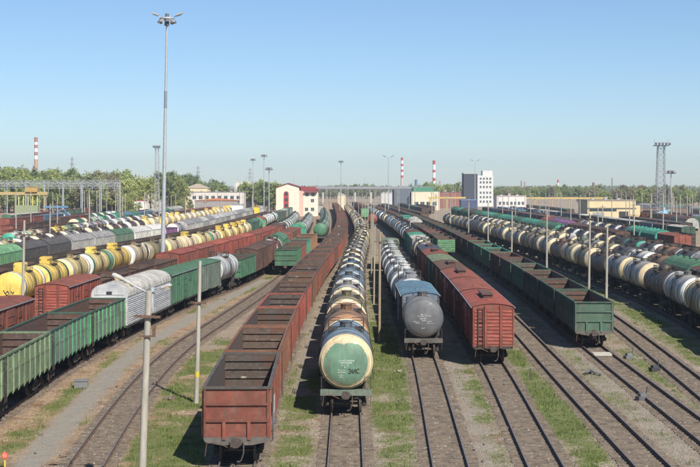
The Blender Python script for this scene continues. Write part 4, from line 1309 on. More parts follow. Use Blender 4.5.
yt = [('t', 1, 'yellow', dict(ring='white', cap='yellow', box='yellow', label='yellow tank wagon with black graffiti on its round end')),
      ('t', 1, 'yellow', dict(ring='dark green', cap='yellow', box='yellow', label='yellow tank wagon with dark green ring right behind the graffitied one')),
      ('t', 0, 'pale yellow', dict(ring='white', cap='pale yellow', label='dusty yellow tank wagon with white ring, third of the yellow tanks')),
      ('t', 1, 'pale yellow', dict(ring='green', cap='white', box='yellow', label='pale yellow tank wagon with green and white end, fourth of the yellow tanks')),
      ('t', 1, 'yellow', dict(ring='pale yellow', cap='green', box='yellow', label='yellow tank wagon with green end and valve box, fifth of the yellow tanks')),
      ('t', 0, 'cream', dict(ring='white', label='cream white tank wagon, sixth of the yellow tanks')),
      ('t', 0, 'khaki', dict(ring='khaki', label='tan tank wagon, seventh of the yellow tanks'))]
yt += many(4, 't', ['pale yellow', 'pale yellow', 'cream'], (0, 1), ring=['dirty cream', 'pale yellow', 'green'], box='yellow') + many(5, 't', ['yellow', 'pale yellow'], (1,), ring=['pale yellow', 'white'], box='yellow')
yt += [('b', 0, 'green', dict(roof='dark green')), ('b', 0, 'green', dict(roof='green')), ('t', 0, 'light green', dict(ring='light green', cap='light green')), ('h', 0, 'light green', dict(roof='red', label='light green hopper wagon with a red roof'))] + many(6, 't', ['dark green', 'white'], ring='white') + many(12, 'b', ['green', 'oxide', 'pale grey'], roof=['green', 'brown', 'pale grey'])
train('L2', 131.8, yt, 'wagon of the yellow tank train', 'wagons of the yellow tank train', end=575)
train('LX', 124, many(28, 'g', ['dark brown', 'black', 'brown']), 'wagon of the dark train behind the yellow tanks', 'low dark wagons behind the yellow tanks', end=600)
h3 = [('h', 0, 'light green', dict(roof='olive', label='olive green round roofed hopper wagon cut off by the picture edge')),
      ('h', 0, 'light green', dict(roof='light green', label='light green hopper wagon before the slate grey one')),
      ('h', 0, 'dark grey', dict(roof='dark grey', label='first slate grey hopper wagon behind the green hoppers')),
      ('h', 0, 'dark grey', dict(roof='dark grey', label='second slate grey hopper wagon behind the green hoppers')),
      ('h', 0, 'pale grey', dict(roof='grey', label='first pale grey hopper wagon behind the slate ones')), ('h', 0, 'pale grey', dict(roof='grey', label='second pale grey hopper wagon behind the slate ones')),
      ('h', 0, 'green grey', dict(roof='green', label='green roofed hopper wagon between grey and white ones')),
      ('h', 0, 'white', dict(roof='white', label='first white roofed hopper wagon by the high mast')), ('h', 0, 'white', dict(roof='white', label='second white roofed hopper wagon by the high mast')),
      ('g', 0, 'purple', {}), ('t', 0, 'grey', dict(ring='white', cap='white'))] + many(18, 'h', ['pale grey', 'grey'], roof=['pale grey', 'grey', 'silver'])
train('L3', 163, h3, 'wagon of the long hopper train', 'wagons of the hopper train behind the yellow tanks', end=590)
train('L4', 206, many(7, 't', ['brown', 'grey', 'pale grey', 'dark brown', 'cream'], (0, 4, 0), ring=['white', 'cream', 'brown']) + many(5, 't', ['brown', 'dark brown', 'tan'], (0, 4), ring=['cream', 'white']) + many(19, 't', ['yellow', 'pale yellow', 'cream'], (1, 0), ring=['white', 'pale yellow'], box='yellow'), 'wagon of the first row behind the hoppers', 'tank wagons of the first row behind the hoppers', end=590)
train('L5', 246, [('t', 0, 'white', dict(ring='white', cap='teal', label='white tank wagon with teal end in the second row behind the hoppers')), ('t', 0, 'cream', dict(ring='white', cap='green', label='cream tank wagon with green end in the second row')), ('t', 0, 'brown', dict(ring='brown')), ('t', 0, 'yellow', dict(ring='yellow', label='bright yellow tank wagon in the second row behind the hoppers')), ('t', 0, 'olive', dict(ring='olive'))] + many(14, 't', ['brown', 'pale grey', 'dark brown', 'grey', 'green grey'], ring=['white', 'cream', 'brown']) + many(9, 'b', ['oxide', 'brown', 'green'], roof=['brown', 'oxide']), 'wagon of the second row behind the hoppers', 'wagons of the second row behind the hoppers', end=590)
train('L6', 284, many(5, 'g', ['oxide', 'brown', 'dark brown']) + many(5, 't', ['green', 'pale grey', 'brown'], ring=['cream', 'white', 'light green']) + many(3, 'h', ['teal', 'green'], roof=['green', 'blue']) + many(2, 'b', ['blue'], roof=['blue']) + many(9, 'h', ['pale grey', 'green', 'grey'], roof=['pale grey', 'green']), 'wagon of the third row behind the hoppers', 'wagons of the third row behind the hoppers', end=590)
train('L7', 322, many(4, 'g', ['oxide', 'dark brown', 'brown']) + many(3, 'b', ['oxide', 'brown'], roof=['brown', 'oxide']) + many(5, 't', ['white', 'brown', 'green'], ring=['white', 'cream']) + many(8, 'g', ['oxide', 'brown']), 'wagon of the fourth row behind the hoppers', 'wagons of the fourth row behind the hoppers', end=590)
train('L8', 364, many(3, 'b', ['oxide', 'red'], roof=['oxide', 'brown']) + [('b', 0, 'blue', dict(roof='blue', label='bright blue covered wagon by the white portal posts')), ('b', 0, 'dark blue', dict(roof='blue', label='dark blue covered wagon with bright blue roof')), ('t', 0, 'blue', dict(ring='white', cap='white', label='pale blue tank wagon with white end by the portal posts'))] + many(4, 'g', ['oxide', 'brown']), 'wagon of the fifth row behind the hoppers', 'wagons of the fifth row behind the hoppers', end=600)
train('L9', 415, many(9, 'b', ['oxide', 'brown', 'green', 'dark brown'], roof=['oxide', 'brown', 'pale grey']), 'wagon of the sixth row behind the hoppers', 'wagons of the sixth row behind the hoppers', end=600)

T['N1'] = Track([(470, 26), (800, 17)]); T['N2'] = Track([(560, 31), (800, 24)]); T['N3'] = Track([(610, -13.5), (850, -20)]); T['N4'] = Track([(600, 8.5), (860, 2)]); T['N5'] = Track([(640, 38), (860, 33)])
train('N1', 475, many(20, 'g', ['dark brown', 'dark green', 'brown']), 'wagon of the dark row before the factory hall', 'dark wagons before the factory hall', end=800)
train('N2', 565, many(14, 'b', ['dark brown', 'green', 'dark grey'], roof=['dark brown', 'dark grey', 'green']), 'wagon of the second dark row before the factory', 'dark wagons before the factory hall', end=735)
train('N3', 615, many(14, 'b', ['oxide', 'green', 'pale grey', 'brown'], roof=['brown', 'green', 'pale grey']), 'wagon of the row behind the cream station building', 'wagons behind the cream building', end=840)
train('N4', 640, many(14, 'g', ['dark brown', 'oxide', 'brown']), 'wagon of the short row before the viaduct', 'wagons before the viaduct', end=850)
train('N5', 640, many(6, 'g', ['dark brown', 'brown']), 'wagon of the last row before the factory hall', 'dark wagons before the factory hall', end=745)

def side_row(key, x, y0, n, w, ph, grp, end):
    T[key] = Track([(y0 - 10, x - 1), (y0 + 60, x), (end + 20, x - 1.5)])
    train(key, y0, w, ph, grp, end=end)
side_row('V1', 79.5, 322, 0, many(9, 'b', ['dark brown', 'brown', 'dark grey'], roof=['dark brown', 'brown', 'dark grey']), 'wagon of the short dark row before the beige shed', 'dark wagons before the beige shed', 400)
side_row('V2', 88, 352, 0, many(6, 'h', ['dark grey', 'pale grey', 'brown'], roof=['brown', 'dark grey', 'pale grey']), 'wagon of the second short row before the beige shed', 'dark wagons before the beige shed', 398)
side_row('V3', 97.5, 386, 0, many(7, 'b', ['brown', 'oxide', 'dark green'], roof=['brown', 'oxide', 'dark brown']), 'wagon of the row below the lattice tower', 'wagons below the lattice tower', 492)
side_row('V4', 106.5, 420, 0, many(5, 'b', ['dark brown', 'blue grey'], roof=['dark grey', 'brown']), 'wagon of the second row below the lattice tower', 'wagons below the lattice tower', 494)
side_row('V5', 129, 500, 0, many(12, 'b', ['dark brown', 'pale grey', 'oxide', 'dark grey'], roof=['brown', 'pale grey', 'dark grey']), 'wagon of the long row behind the brown workshop', 'wagons behind the brown workshop', 690)
side_row('V6', 140, 545, 0, many(10, 'h', ['dark grey', 'pale grey', 'teal'], roof=['dark grey', 'pale grey', 'teal']), 'wagon of the second row behind the brown workshop', 'wagons behind the brown workshop', 695)
side_row('V7', 84, 520, 0, many(11, 'b', ['dark brown', 'brown', 'green'], roof=['brown', 'dark grey', 'green']), 'wagon of the row behind the beige shed', 'wagons behind the beige shed', 690)
# ------------------------------------------------------------------ marks on single wagons
def child_of(e, name):
    return [o for o in e.children if o.name.split('.')[0] == name]
def dish_y(r, R0=1.5, depth=.48):
    return -depth * math.sqrt(max(0, 1 - min(1, r / R0) ** 2))
def on_dish(pts, lift=.004):
    return [(x, dish_y(math.hypot(x, z)) - lift, z) for x, z in pts]
def glyph_rows(rows, seed):
    """rows: (x0, x1, z, height): illegibly small stencilled lines"""
    r = random.Random(seed); mb = MB()
    for x0, x1, z, h in rows:
        x = x0
        while x < x1:
            w = h * r.uniform(.45, .7)
            if r.random() > .12:
                for k in range(r.randint(2, 3)):
                    if r.random() < .6:
                        a = x + w * r.choice([0, .4, .75]); mb.add(on_dish([(a, z), (a + w * .22, z), (a + w * .22, z + h), (a, z + h)]), [(0, 1, 2, 3)])
                    else:
                        b = z + h * r.choice([0, .42, .8]); mb.add(on_dish([(x, b), (x + w, b), (x + w, b + h * .2), (x, b + h * .2)], .0055), [(0, 1, 2, 3)])
            x += w * 1.35
    return mb
def text_mb(s, size, fn, mi=0, shear=0.):
    cu = bpy.data.curves.new('txt', 'FONT'); cu.body = s; cu.size = size; cu.align_x = 'CENTER'; cu.shear = shear; cu.offset = .008 * size / .3
    o = bpy.data.objects.new('txt', cu); COL.objects.link(o)
    dg = bpy.context.evaluated_depsgraph_get(); dg.update()
    me = o.evaluated_get(dg).to_mesh()
    mb = MB(); mb.add([fn(v.co.x, v.co.y) for v in me.vertices], [tuple(p.vertices) for p in me.polygons])
    o.evaluated_get(dg).to_mesh_clear()
    bpy.data.objects.remove(o); bpy.data.curves.remove(cu)
    return mb
# graffiti strokes
def scribble(strokes, w, place_, mb=None):
    mb = mb or MB()
    for pts in strokes:
        for (a, b), (c, d) in zip(pts[:-1], pts[1:]):
            L = math.hypot(c - a, d - b) or 1; ox, oy = -(d - b) / L * w / 2, (c - a) / L * w / 2
            q = [(a + ox, b + oy), (a - ox, b - oy), (c - ox, d - oy), (c + ox, d + oy)]
            mb.add([place_(*p) for p in q], [(0, 1, 2, 3)])
    return mb
# flaking green paint over the cream end
e = MADE[('C', 0)]
cap = child_of(e, 'tank_end')[0]
rr = random.Random(4)
mb = MB(); n = 96; rings = 8
vs = [(0, dish_y(0) - .003, 0)]
rad = []
for k in range(n):
    t = 2 * math.pi * k / n
    base = 1.22 + .015 * math.sin(3 * t) + rr.uniform(-.012, .012)
    zt = math.cos(t)
    if zt > .62: base = min(base, (1.07 + .035 * math.sin(9 * t) + .03 * math.sin(21 * t + 1) + rr.uniform(-.025, .025)) / max(.5, zt) )
    if .45 < zt <= .62: base *= 1 - .05 * rr.random()
    rad.append(min(base, 1.27))
for i in range(1, rings + 1):
    for k in range(n):
        t = 2 * math.pi * k / n; r = rad[k] * i / rings
        vs.append((r * math.sin(t), dish_y(r) - .003, r * math.cos(t)))
fs = [(0, 1 + (k + 1) % n, 1 + k) for k in range(n)]
for i in range(rings - 1):
    for k in range(n):
        a = 1 + i * n; fs.append((a + k, a + (k + 1) % n, a + n + (k + 1) % n, a + n + k))
mb.add(vs, fs, 0, True)
part('green_paint_patch', mb, ['cap'], cap, (.145, .27, .185))
part('stencilled_lines', glyph_rows([(-.42, .44, .10, .07), (-.3, .3, -.02, .07), (-.26, .2, -.14, .07), (-.1, .12, -.25, .06), (-.45, -.1, -.42, .07), (-.45, -.05, -.54, .07), (-.42, -.12, -.70, .06), (-.38, -.16, -.82, .06)], 3), ['white'], cap, kind='stuff')
LET = [[(-.13, .13), (-.02, .2), (.1, .14), (.14, 0), (.1, -.14), (-.02, -.2), (-.13, -.13)], [(-.05, 0), (.13, 0)], [(.26, .2), (.26, -.2), (.48, .2), (.48, -.2)], [(.82, .13), (.72, .2), (.62, .14), (.58, 0), (.62, -.14), (.72, -.2), (.82, -.13)]]
part('painted_letters', scribble([[(x * .66 + .2, z * .66 - .46) for x, z in st] for st in LET], .055, lambda x, z: (x, dish_y(math.hypot(x, z)) - .012, z)), ['black'], cap, kind='stuff')
e = MADE[('D', 0)]
cap = child_of(e, 'tank_end')[0]
part('stencilled_lines', glyph_rows([(-.24, .22, .26, .07), (-.42, .52, .12, .08), (-.28, .25, -.06, .08), (-.12, .2, -.18, .06), (-.78, -.4, -.28, .06), (-.7, -.3, -.38, .06), (.3, .62, -.26, .06), (.28, .8, -.4, .06), (-.12, .12, -.78, .08)], 8), ['white'], cap, kind='stuff')
cap = child_of(MADE[('L2', 0)], 'tank_end')[0]
gst = [[(-.8, -.05), (-.55, -.55), (-.2, -.15), (-.05, -.6)], [(-.5, -.62), (-.1, -.75)], [(.2, -.2), (.45, -.55), (.6, -.25)]]
part('graffiti', scribble([[(a * .72 + .1, b * .72 - .15) for a, b in st] for st in gst], .09, lambda x, z: (x, dish_y(math.hypot(x, z)) - .012, z)), ['black'], cap, kind='stuff')
e = MADE[('B', 0)]
wall = [o for o in child_of(e, 'side_wall')][1]
for colr, st, w in (((.78, .80, .84), [[(-6.1, 1.5), (-5.5, 2.9), (-4.9, 1.6), (-4.5, 3.0), (-4.2, 1.5)], [(-3.8, 1.6), (-3.7, 2.6), (-3.1, 2.6), (-3.2, 2.0), (-3.7, 2.0)], [(-2.8, 2.6), (-2.5, 1.6), (-2.1, 2.6)]], .26),
                    ((.12, .25, .55), [[(-5.8, 1.4), (-5.5, 1.9), (-5.2, 1.4), (-4.6, 1.45)], [(-4.0, 1.4), (-3.4, 1.5), (-2.9, 1.45)]], .22)):
    part('graffiti', scribble(st, w, lambda y, z, k=w: (1.575 + k * .02, y, z)), ['metalcol'], wall, colr, kind='stuff')
cap_ = child_of(MADE[('L3', 1)], 'body')[0]
# loose scribbles on the dark red wagon at the picture edge
wl = MADE[('L1', 0)]
part('graffiti', scribble([[(-5.2, 2.1), (-4.6, 3.0), (-4.2, 2.2), (-3.4, 3.0)], [(-3, 2.2), (-2.3, 2.9), (-1.9, 2.2)]], .14, lambda y, z: (1.545, y, z)), ['black'], wl, kind='stuff')

# ------------------------------------------------------------------ poles and masts
def lean(e, px_, h=None):
    e.rotation_euler.y = px_
def concrete_pole(x, y, h, label, r0=.17, r1=.11, tilt=0., crossarm=None, band=False, group=None, zb=GZ):
    e = root('concrete_pole', (x, y, zb), 0, label, 'pole', group, tilt=(0, tilt))
    mb = MB(); mb.tube((0, 0, -.3), (0, 0, h), r0, r1, 12)
    part('shaft', mb, ['pole'], e)
    if crossarm:
        for z, w in crossarm:
            mb = MB(); mb.box(-w / 2, w / 2, -r1 - .12, -r1 - .02, z - .05, z + .05)
            part('crossarm', mb, ['rail'], e)
    if band:
        mb = MB(); z0 = 1.5; mb.tube((0, 0, z0), (0, 0, z0 + .35), r0 * .985, r0 * .97, 12)
        part('painted_band', mb, ['metalcol'], e, (.55, .42, .06))
    return e
# the pole with two lamp arms
e = concrete_pole(-8.36, 55.2, 8.55, 'tall pale concrete pole with lamp arms beside the bare curving track', .16, .125, tilt=R(2.1), crossarm=[(7.55, 1.05)])
e.name = 'lamp_post'; e['category'] = 'lamp post'
mb = MB(); mb.bar((-.30, -.17, 6.75), (.35, -.17, 6.78), .07, .07); mb.box(.22, .34, -.2, -.1, 6.79, 7.2)
part('lower_bracket', mb, ['rail'], e)
mb = MB(); mb.path([(.05, 0, 8.5), (.3, -.03, 8.58), (.55, -.05, 8.72)], .04)
part('lamp_arm', mb, ['galv'], e)
mb = MB(); mb.path([(-.05, 0, 8.5), (-.3, -.1, 8.62), (-.65, -.2, 8.8)], .04)
part('lamp_arm', mb, ['galv'], e)
mb = MB(); mb.tube((.12, 0.1, 7.9), (.12, .1, 8.7), .1, .1, 8)
part('junction_box', mb, ['galv'], e)
def lamp_head(e, p, d, w=.3, L=.7):
    p = Vector(p); d = Vector(d).normalized()
    mb = MB(); q = p + d * L
    mb.tube(p, p + d * (L * .35), .08, w * .5, 10); mb.tube(p + d * L * .35, q - d * .1, w * .5, w * .52, 10); mb.tube(q - d * .1, q, w * .52, w * .3, 10)
    hd = part('lamp_head', mb, ['lamp'], e)
    mb = MB(); dn = Vector((0, 0, -1)); mb.bar(p + d * L * .4 + dn * w * .5, q - d * .1 + dn * w * .5, w * .7, .04)
    part('lamp_glass', mb, ['metalcol'], hd, (.55, .40, .16))
lamp_head(e, (-.6, -.18, 8.78), (-.62, -.2, .34)  , .17, .45)
lamp_head(e, (-.98, -.3, 9.0), (-.62, -.2, .28), .22, .5)
lamp_head(e, (.5, -.05, 8.70), (.8, -.15, .28), .14, .45)

concrete_pole(-9.06, 81.4, 8.35, 'slim pale concrete pole on the grass with a yellow painted band', .15, .095, tilt=R(1.5), band=True, crossarm=[(5.9, .9)])
YP = [(2.35, 113, 8.9, 'brownish wooden pole between the two tank trains'), ]
e = root('wooden_pole', (2.4, 113, GZ), 0, 'slender brown wooden pole standing between the green nosed and grey tanks', 'pole', tilt=(0, R(.4)))
mb = MB(); mb.tube((0, 0, -.3), (0, 0, 8.9), .12, .08, 10); part('shaft', mb, ['metalcol'], e, (.30, .23, .16))
mb = MB(); mb.box(-.5, .5, -.2, -.1, 8.2, 8.3); part('crossarm', mb, ['wood'], e)
for i, (y, h) in enumerate([(150, 8.6), (190, 9), (228, 9), (268, 9.4), (310, 9), (356, 10), (400, 9), (450, 10), (510, 11)]):
    x = .5 * float(T['C'].x(y) + T['D'].x(y)) - .2
    e = root('wooden_pole', (x, y, GZ), 0, f'brown wooden pole, {ORD[i+1]} of the line going up between the tank trains', 'pole', 'poles between the tank trains', tilt=(0, R(random.uniform(-.6, .9))))
    part('shaft', MB().tube((0, 0, -.3), (0, 0, h), .10, .07, 8), ['metalcol'], e, (.34, .29, .22))
# lamp poles between the green open train and the long tank train
for i, (x, y, h) in enumerate([(28.6, 154, 8.3), (29.6, 171, 9.4), (29.5, 207, 9.4), (29.4, 251, 9.2), (29.3, 293, 9.4), (29.2, 340, 9.8), (28.6, 392, 10), (28, 450, 10.5)]):
    nm = ['short leaning pole before the cream tank wagons, by the bare curved track', 'tall pale pole behind the short leaning one by the bare track'][i] if i < 2 else f'pale pole between the green open train and the tanks, {ORD[i]} of its row'
    concrete_pole(x, y, h, nm, .16, .10, tilt=R([.8, .9, .3, .6, .2, .5, 0, .3][i]), crossarm=[(h - .6, .9)] if i % 2 else None, group='poles beside the long tank train')
concrete_pole(-29.7, 125, 9.7, 'grey brown pole with one crossarm beside the yellow tank wagons', .15, .10, tilt=R(1.2), crossarm=[(8.4, 1.5)])
# thin poles further out
rows = [('pale pole on the open ground by the beige shed', 'poles by the beige shed', [(54.5, 265 + 38 * k) for k in range(7)] + [(68, 300 + 36 * k) for k in range(6)] + [(78, 330), (81, 372), (84, 410), (92, 395), (96, 440), (99, 405), (103, 430), (75, 395), (88, 455), (106, 452), (110, 470), (101, 478), (97, 420), (114, 490), (94, 430), (104, 408), (118, 505), (100, 446), (72, 440), (86, 430), (66, 480), (112, 455), (120, 520), (128, 560), (136, 600), (108, 540), (116, 580), (126, 620), (96, 540), (104, 600), (84, 560), (92, 620), (74, 560), (140, 640), (62, 540), (70, 610), (132, 500), (118, 476), (110, 560), (98, 575), (88, 520), (78, 600)], 9.5),
        ('white pole among the tank rows under the wires', 'white poles among the tank rows', [(-57, 262 + 40 * k) for k in range(5)] + [(-75.5, 312 + 44 * k) for k in range(5)] + [(-41.5, 300 + 48 * k) for k in range(4)] + [(-97, 400), (-97, 450), (-86, 372), (-66, 400), (-66, 470), (-112, 440), (-112, 520), (-120, 480), (-126, 560), (-100, 520), (-88, 480), (-88, 540), (-76, 600), (-104, 590), (-118, 620), (-132, 600), (-60, 560), (-50, 520), (-48, 600), (-92, 620), (-34, 480), (-70, 540)], 10.5),
        ('thin pole beside the distant tracks by the viaduct', 'thin poles near the viaduct', [(-8, 480), (-4, 540), (12, 470), (18.5, 520), (24, 560), (9, 620), (15, 680), (-11, 620), (30, 640), (2, 720), (21, 760), (-16, 690), (36, 520), (41, 580), (12.5, 860), (-3, 900), (28, 850), (47, 690), (-20, 640), (7, 800), (33, 700), (38, 640), (45, 740), (52, 700), (58, 760), (-25, 760), (-34, 720), (-12, 850), (17, 900), (36, 860), (-40, 800), (-1, 600), (10, 560), (22, 640)], 12)]
for lab, grp, pts, h0 in rows:
    cnt = {}
    for k, (x, y) in enumerate(pts):
        cnt[x] = cnt.get(x, 0) + 1
        n_same = sum(1 for p in pts if p[0] == x)
        w_ = {54.5: 'first', 68: 'second', -57: 'first', -75.5: 'third', -41.5: 'second'}.get(x)
        lb_ = f'{lab}, {ORD[cnt[x] - 1]} of the {w_} line' if w_ else lab
        concrete_pole(x, y, h0 + random.uniform(-1.5, 1.5), lb_, .16, .11, tilt=R(random.uniform(-.6, .9)), crossarm=[(h0 - 2.2, 1.6)] if k % 3 == 0 else None, group=grp)

def flood_mast(x, y, h, label, kind='ring', tilt=0., r0=.4, r1=.13):
    e = root('floodlight_mast', (x, y, GZ), 0, label, 'light mast', 'floodlight masts over the yard', tilt=(0, tilt))
    part('shaft', MB().tube((0, 0, -.3), (0, 0, h), r0, r1, 16), ['galv'], e)
    if kind == 'big':
        part('shaft_sleeve', MB().tube((0, 0, h * .645), (0, 0, h * .71), .225, .21, 16), ['metalcol'], e, (.20, .22, .25))
        mb = MB(); mb.lathe_y([(-.12, .9), (-.12, 1.05), (.12, 1.05), (.12, .9), (-.12, .9)], 24)
        mb.v = [(a, c, b) for a, b, c in mb.v]
        for k in range(6):
            t = k * math.pi / 3; mb.bar((0, 0, 0), (.95 * math.cos(t), .95 * math.sin(t), 0), .07)
        part('lamp_ring', mb, ['galv'], e, loc=(0, 0, h - .5))
        part('winch_head', MB().tube((0, 0, h - 1.5), (0, 0, h + .2), .36, .26, 12), ['metalcol'], e, (.10, .11, .12))
        for k in range(8):
            t = k * math.pi / 4 + .2; c, s = math.cos(t), math.sin(t)
            mb = MB(); mb.bar((c * .98, s * .98, h - .75), (c * 1.25, s * 1.25, h - 1.12), .42, .3)
            part('floodlight', mb, ['metalcol'], e, (.3, .31, .33) if k % 2 else (.09, .09, .10))
        for s in (-1, 1):
            mb = MB(); mb.bar((s * .9, 0, h - .3), (s * 2.0, 0, h - .05 + .12), .1, .1)
            part('side_arm', mb, ['galv'], e)
            mb = MB(); mb.bar((s * 1.15, -.1, h + .0), (s * 2.25, -.1, h + .33), .55, .16)
            part('side_floodlight', mb, ['lamp'], e)
        part('lightning_rod', MB().tube((0, 0, h + .2), (0, 0, h + 3.4), .03, .012, 6), ['galv'], e)
    elif kind == 'vee':
        for s in (-1, 1):
            part('side_arm', MB().bar((0, 0, h - .6), (s * 1.6, 0, h), .14, .14), ['galv'], e)
            part('floodlight', MB().bar((s * 1.2, 0, h + .05), (s * 2.5, 0, h + .75), .7, .3), ['metalcol'], e, (.2, .2, .2))
    else:
        part('crown_ring', MB().tube((0, 0, h - .4), (0, 0, h + .1), .9, 1.1, 14), ['metalcol'], e, (.16, .17, .18))
        for k in range(6):
            t = k * math.pi / 3
            part('floodlight', MB().bar((math.cos(t) * 1.0, math.sin(t) * 1.0, h - .2), (math.cos(t) * 1.5, math.sin(t) * 1.5, h - .7), .6, .35), ['metalcol'], e, (.22, .22, .22))
    return e
flood_mast(-26.5, 195, 37.0, 'very tall grey floodlight mast rising between the red roofs and the yellow tanks', 'big', R(1.0), .36, .12)
for px, py, Y, kd, lb in [(388.5, 157, 600, 'vee', 'thin floodlight mast with two slanted lamp wings left of the striped chimneys'),
                      (253, 159, 700, 'ring', 'thin floodlight mast over the long white building, the outermost of three'),
                      (264, 155, 600, 'ring', 'tallest of the three thin masts beside the cream building with red roof'),
                      (269, 168, 500, 'ring', 'shortest of the three thin masts beside the cream building with red roof'),
                      (341, 161, 700, 'ring', 'lone thin floodlight mast over the red open train near the viaduct'),
                      (475, 161, 820, 'vee', 'floodlight mast with two lamp wings standing before the dark and white block'),
                      (671, 171, 420, 'ring', 'floodlight mast with lamp cluster beside the lattice tower')]:
    flood_mast(wx(px, Y), Y, wz(py, Y) - GZ, lb.replace('left of', 'beside'), kd, 0, .24, .14)

def lattice(name, x, y, h, w0, w1, label, cat, col, seg, head=None, arms=(), legw=.16, tilt=0.):
    e = root(name, (x, y, GZ), 0, label, cat, tilt=(0, tilt))
    for sx, sy in ((-1, -1), (1, -1), (1, 1), (-1, 1)):
        part('leg', MB().bar((sx * w0 / 2, sy * w0 / 2, 0), (sx * w1 / 2, sy * w1 / 2, h), legw, legw), ['metalcol'], e, col)
    mb = MB()
    for k in range(seg):
        a, b = k / seg, (k + 1) / seg
        wa, wb = (w0 + (w1 - w0) * a) / 2, (w0 + (w1 - w0) * b) / 2
        za, zb = h * a, h * b
        cs = [(-1, -1), (1, -1), (1, 1), (-1, 1)]
        for i in range(4):
            p, q = cs[i], cs[(i + 1) % 4]
            mb.bar((p[0] * wa, p[1] * wa, za), (q[0] * wb, q[1] * wb, zb), legw * .5)
            mb.bar((q[0] * wa, q[1] * wa, za), (p[0] * wb, p[1] * wb, zb), legw * .5)
            mb.bar((p[0] * wb, p[1] * wb, zb), (q[0] * wb, q[1] * wb, zb), legw * .5)
    part('bracing', mb, ['metalcol'], e, col, kind='stuff')
    if head:
        mb = MB(); mb.box(-head / 2, head / 2, -head / 2, head / 2, h, h + .25)
        part('platform', mb, ['metalcol'], e, col)
        for k in range(5):
            x_ = -head / 2 + head * k / 4
            part('floodlight', MB().bar((x_, -head / 2, h + .9), (x_, -head / 2 - .5, h + .5), .6, .5), ['metalcol'], e, (.15, .15, .16))
        mb = MB()
        for s in (-1, 1): mb.bar((s * head / 2, 0, h), (s * head / 2, 0, h + 2.2), .1)
        mb.bar((-head / 2, 0, h + 1.2), (head / 2, 0, h + 1.2), .08)
        part('railing', mb, ['metalcol'], e, col)
    for z, w in arms:
        part('crossarm', MB().bar((-w / 2, 0, z), (w / 2, 0, z), .35, .35), ['metalcol'], e, col)
    return e
lattice('lattice_tower', wx(660, 450), 450, wz(146, 450) - GZ, 3.0, 2.1, 'tall grey lattice light tower with a wide head beyond the tank rows', 'light tower', (.22, .24, .26), 14, 4.4, tilt=R(.8))
lattice('lattice_tower', wx(157, 650), 650, wz(148, 650) - GZ, 2.2, 1.5, 'slim lattice light tower behind the high mast, before the trees', 'light tower', (.30, .31, .33), 16, 3.0, legw=.12)
for px, py, Y, lb in [(72, 157, 1250, 'power pylon above the trees beside the striped brick chimney'), (198, 166, 1150, 'power pylon above the trees behind the long white building'), (250, 168, 1250, 'power pylon behind the cream building with red roof')]:
    h = wz(py, Y) - GZ
    lattice('power_pylon', wx(px, Y), Y, h, 5, 1.0, lb, 'pylon', (.3, .33, .36), 9, None, [(h * .72, 11), (h * .84, 8), (h * .95, 5)], .4)

def chimney(px, py, Y, wpx, bands, label, cap=None):
    h = wz(py, Y) - GZ; r = wpx * Y / F / 2
    e = root('chimney', (wx(px, Y), Y, GZ), 0, label, 'chimney')
    z = 0
    tot = sum(b[0] for b in bands)
    for fr, col in bands:
        dz = h * fr / tot; ra = r * (1.25 - .25 * z / h); rb = r * (1.25 - .25 * (z + dz) / h)
        part('ring_section', MB().tube((0, 0, z), (0, 0, z + dz), ra, rb, 20), ['metalcol'], e, col); z += dz
    part('top_rim', MB().tube((0, 0, h), (0, 0, h + r * .35), r * 1.12, r * 1.12, 20), ['metalcol'], e, bands[-1][1])
    return e
RD, WH = (.42, .06, .055), (.74, .74, .72)
chimney(36, 138, 1300, 3.4, [(8, (.45, .27, .19)), (.7, WH), (.7, (.36, .16, .11)), (.7, WH), (.7, (.36, .16, .11)), (.5, WH), (.8, (.36, .16, .11))], 'brick chimney with white rings above the tree line')
chimney(402, 158, 1500, 2.2, [(6.5, (.5, .42, .4)), (.8, RD), (1, WH), (.8, RD), (1, WH), (.8, RD), (1, WH), (.8, RD)], 'thinner red and white striped chimney beyond the viaduct')
chimney(434, 161, 1300, 2.7, [(4.4, WH), (.7, RD), (1.2, WH), (.6, RD), (1.2, WH), (.8, RD)], 'red and white striped chimney behind the cream factory')
chimney(416, 180, 1300, 2.6, [(1, (.12, .17, .24))], 'stubby dark blue chimney stack by the striped chimney')
chimney(440, 181, 1500, 1.5, [(1, (.35, .3, .28))], 'thin brown chimney stack beside the striped chimney')
chimney(521.5, 181, 1300, 1.6, [(1, (.32, .24, .22))], 'first of two brown stacks behind the white two storey house')
chimney(525, 182, 1300, 1.6, [(1, (.36, .28, .26))], 'second of two brown stacks behind the white two storey house')
chimney(558, 180, 1300, 1.5, [(3, (.5, .42, .4)), (.7, RD), (.7, WH), (.7, RD)], 'thin red topped chimney over the trees by the yellow pipe bridge')
chimney(593.5, 183, 1300, 2.4, [(1, (.22, .12, .10))], 'squat dark red chimney over the trees by the beige shed')
chimney(612, 178, 700, .8, [(1, (.12, .11, .11))], 'thin black stack rising behind the beige shed')

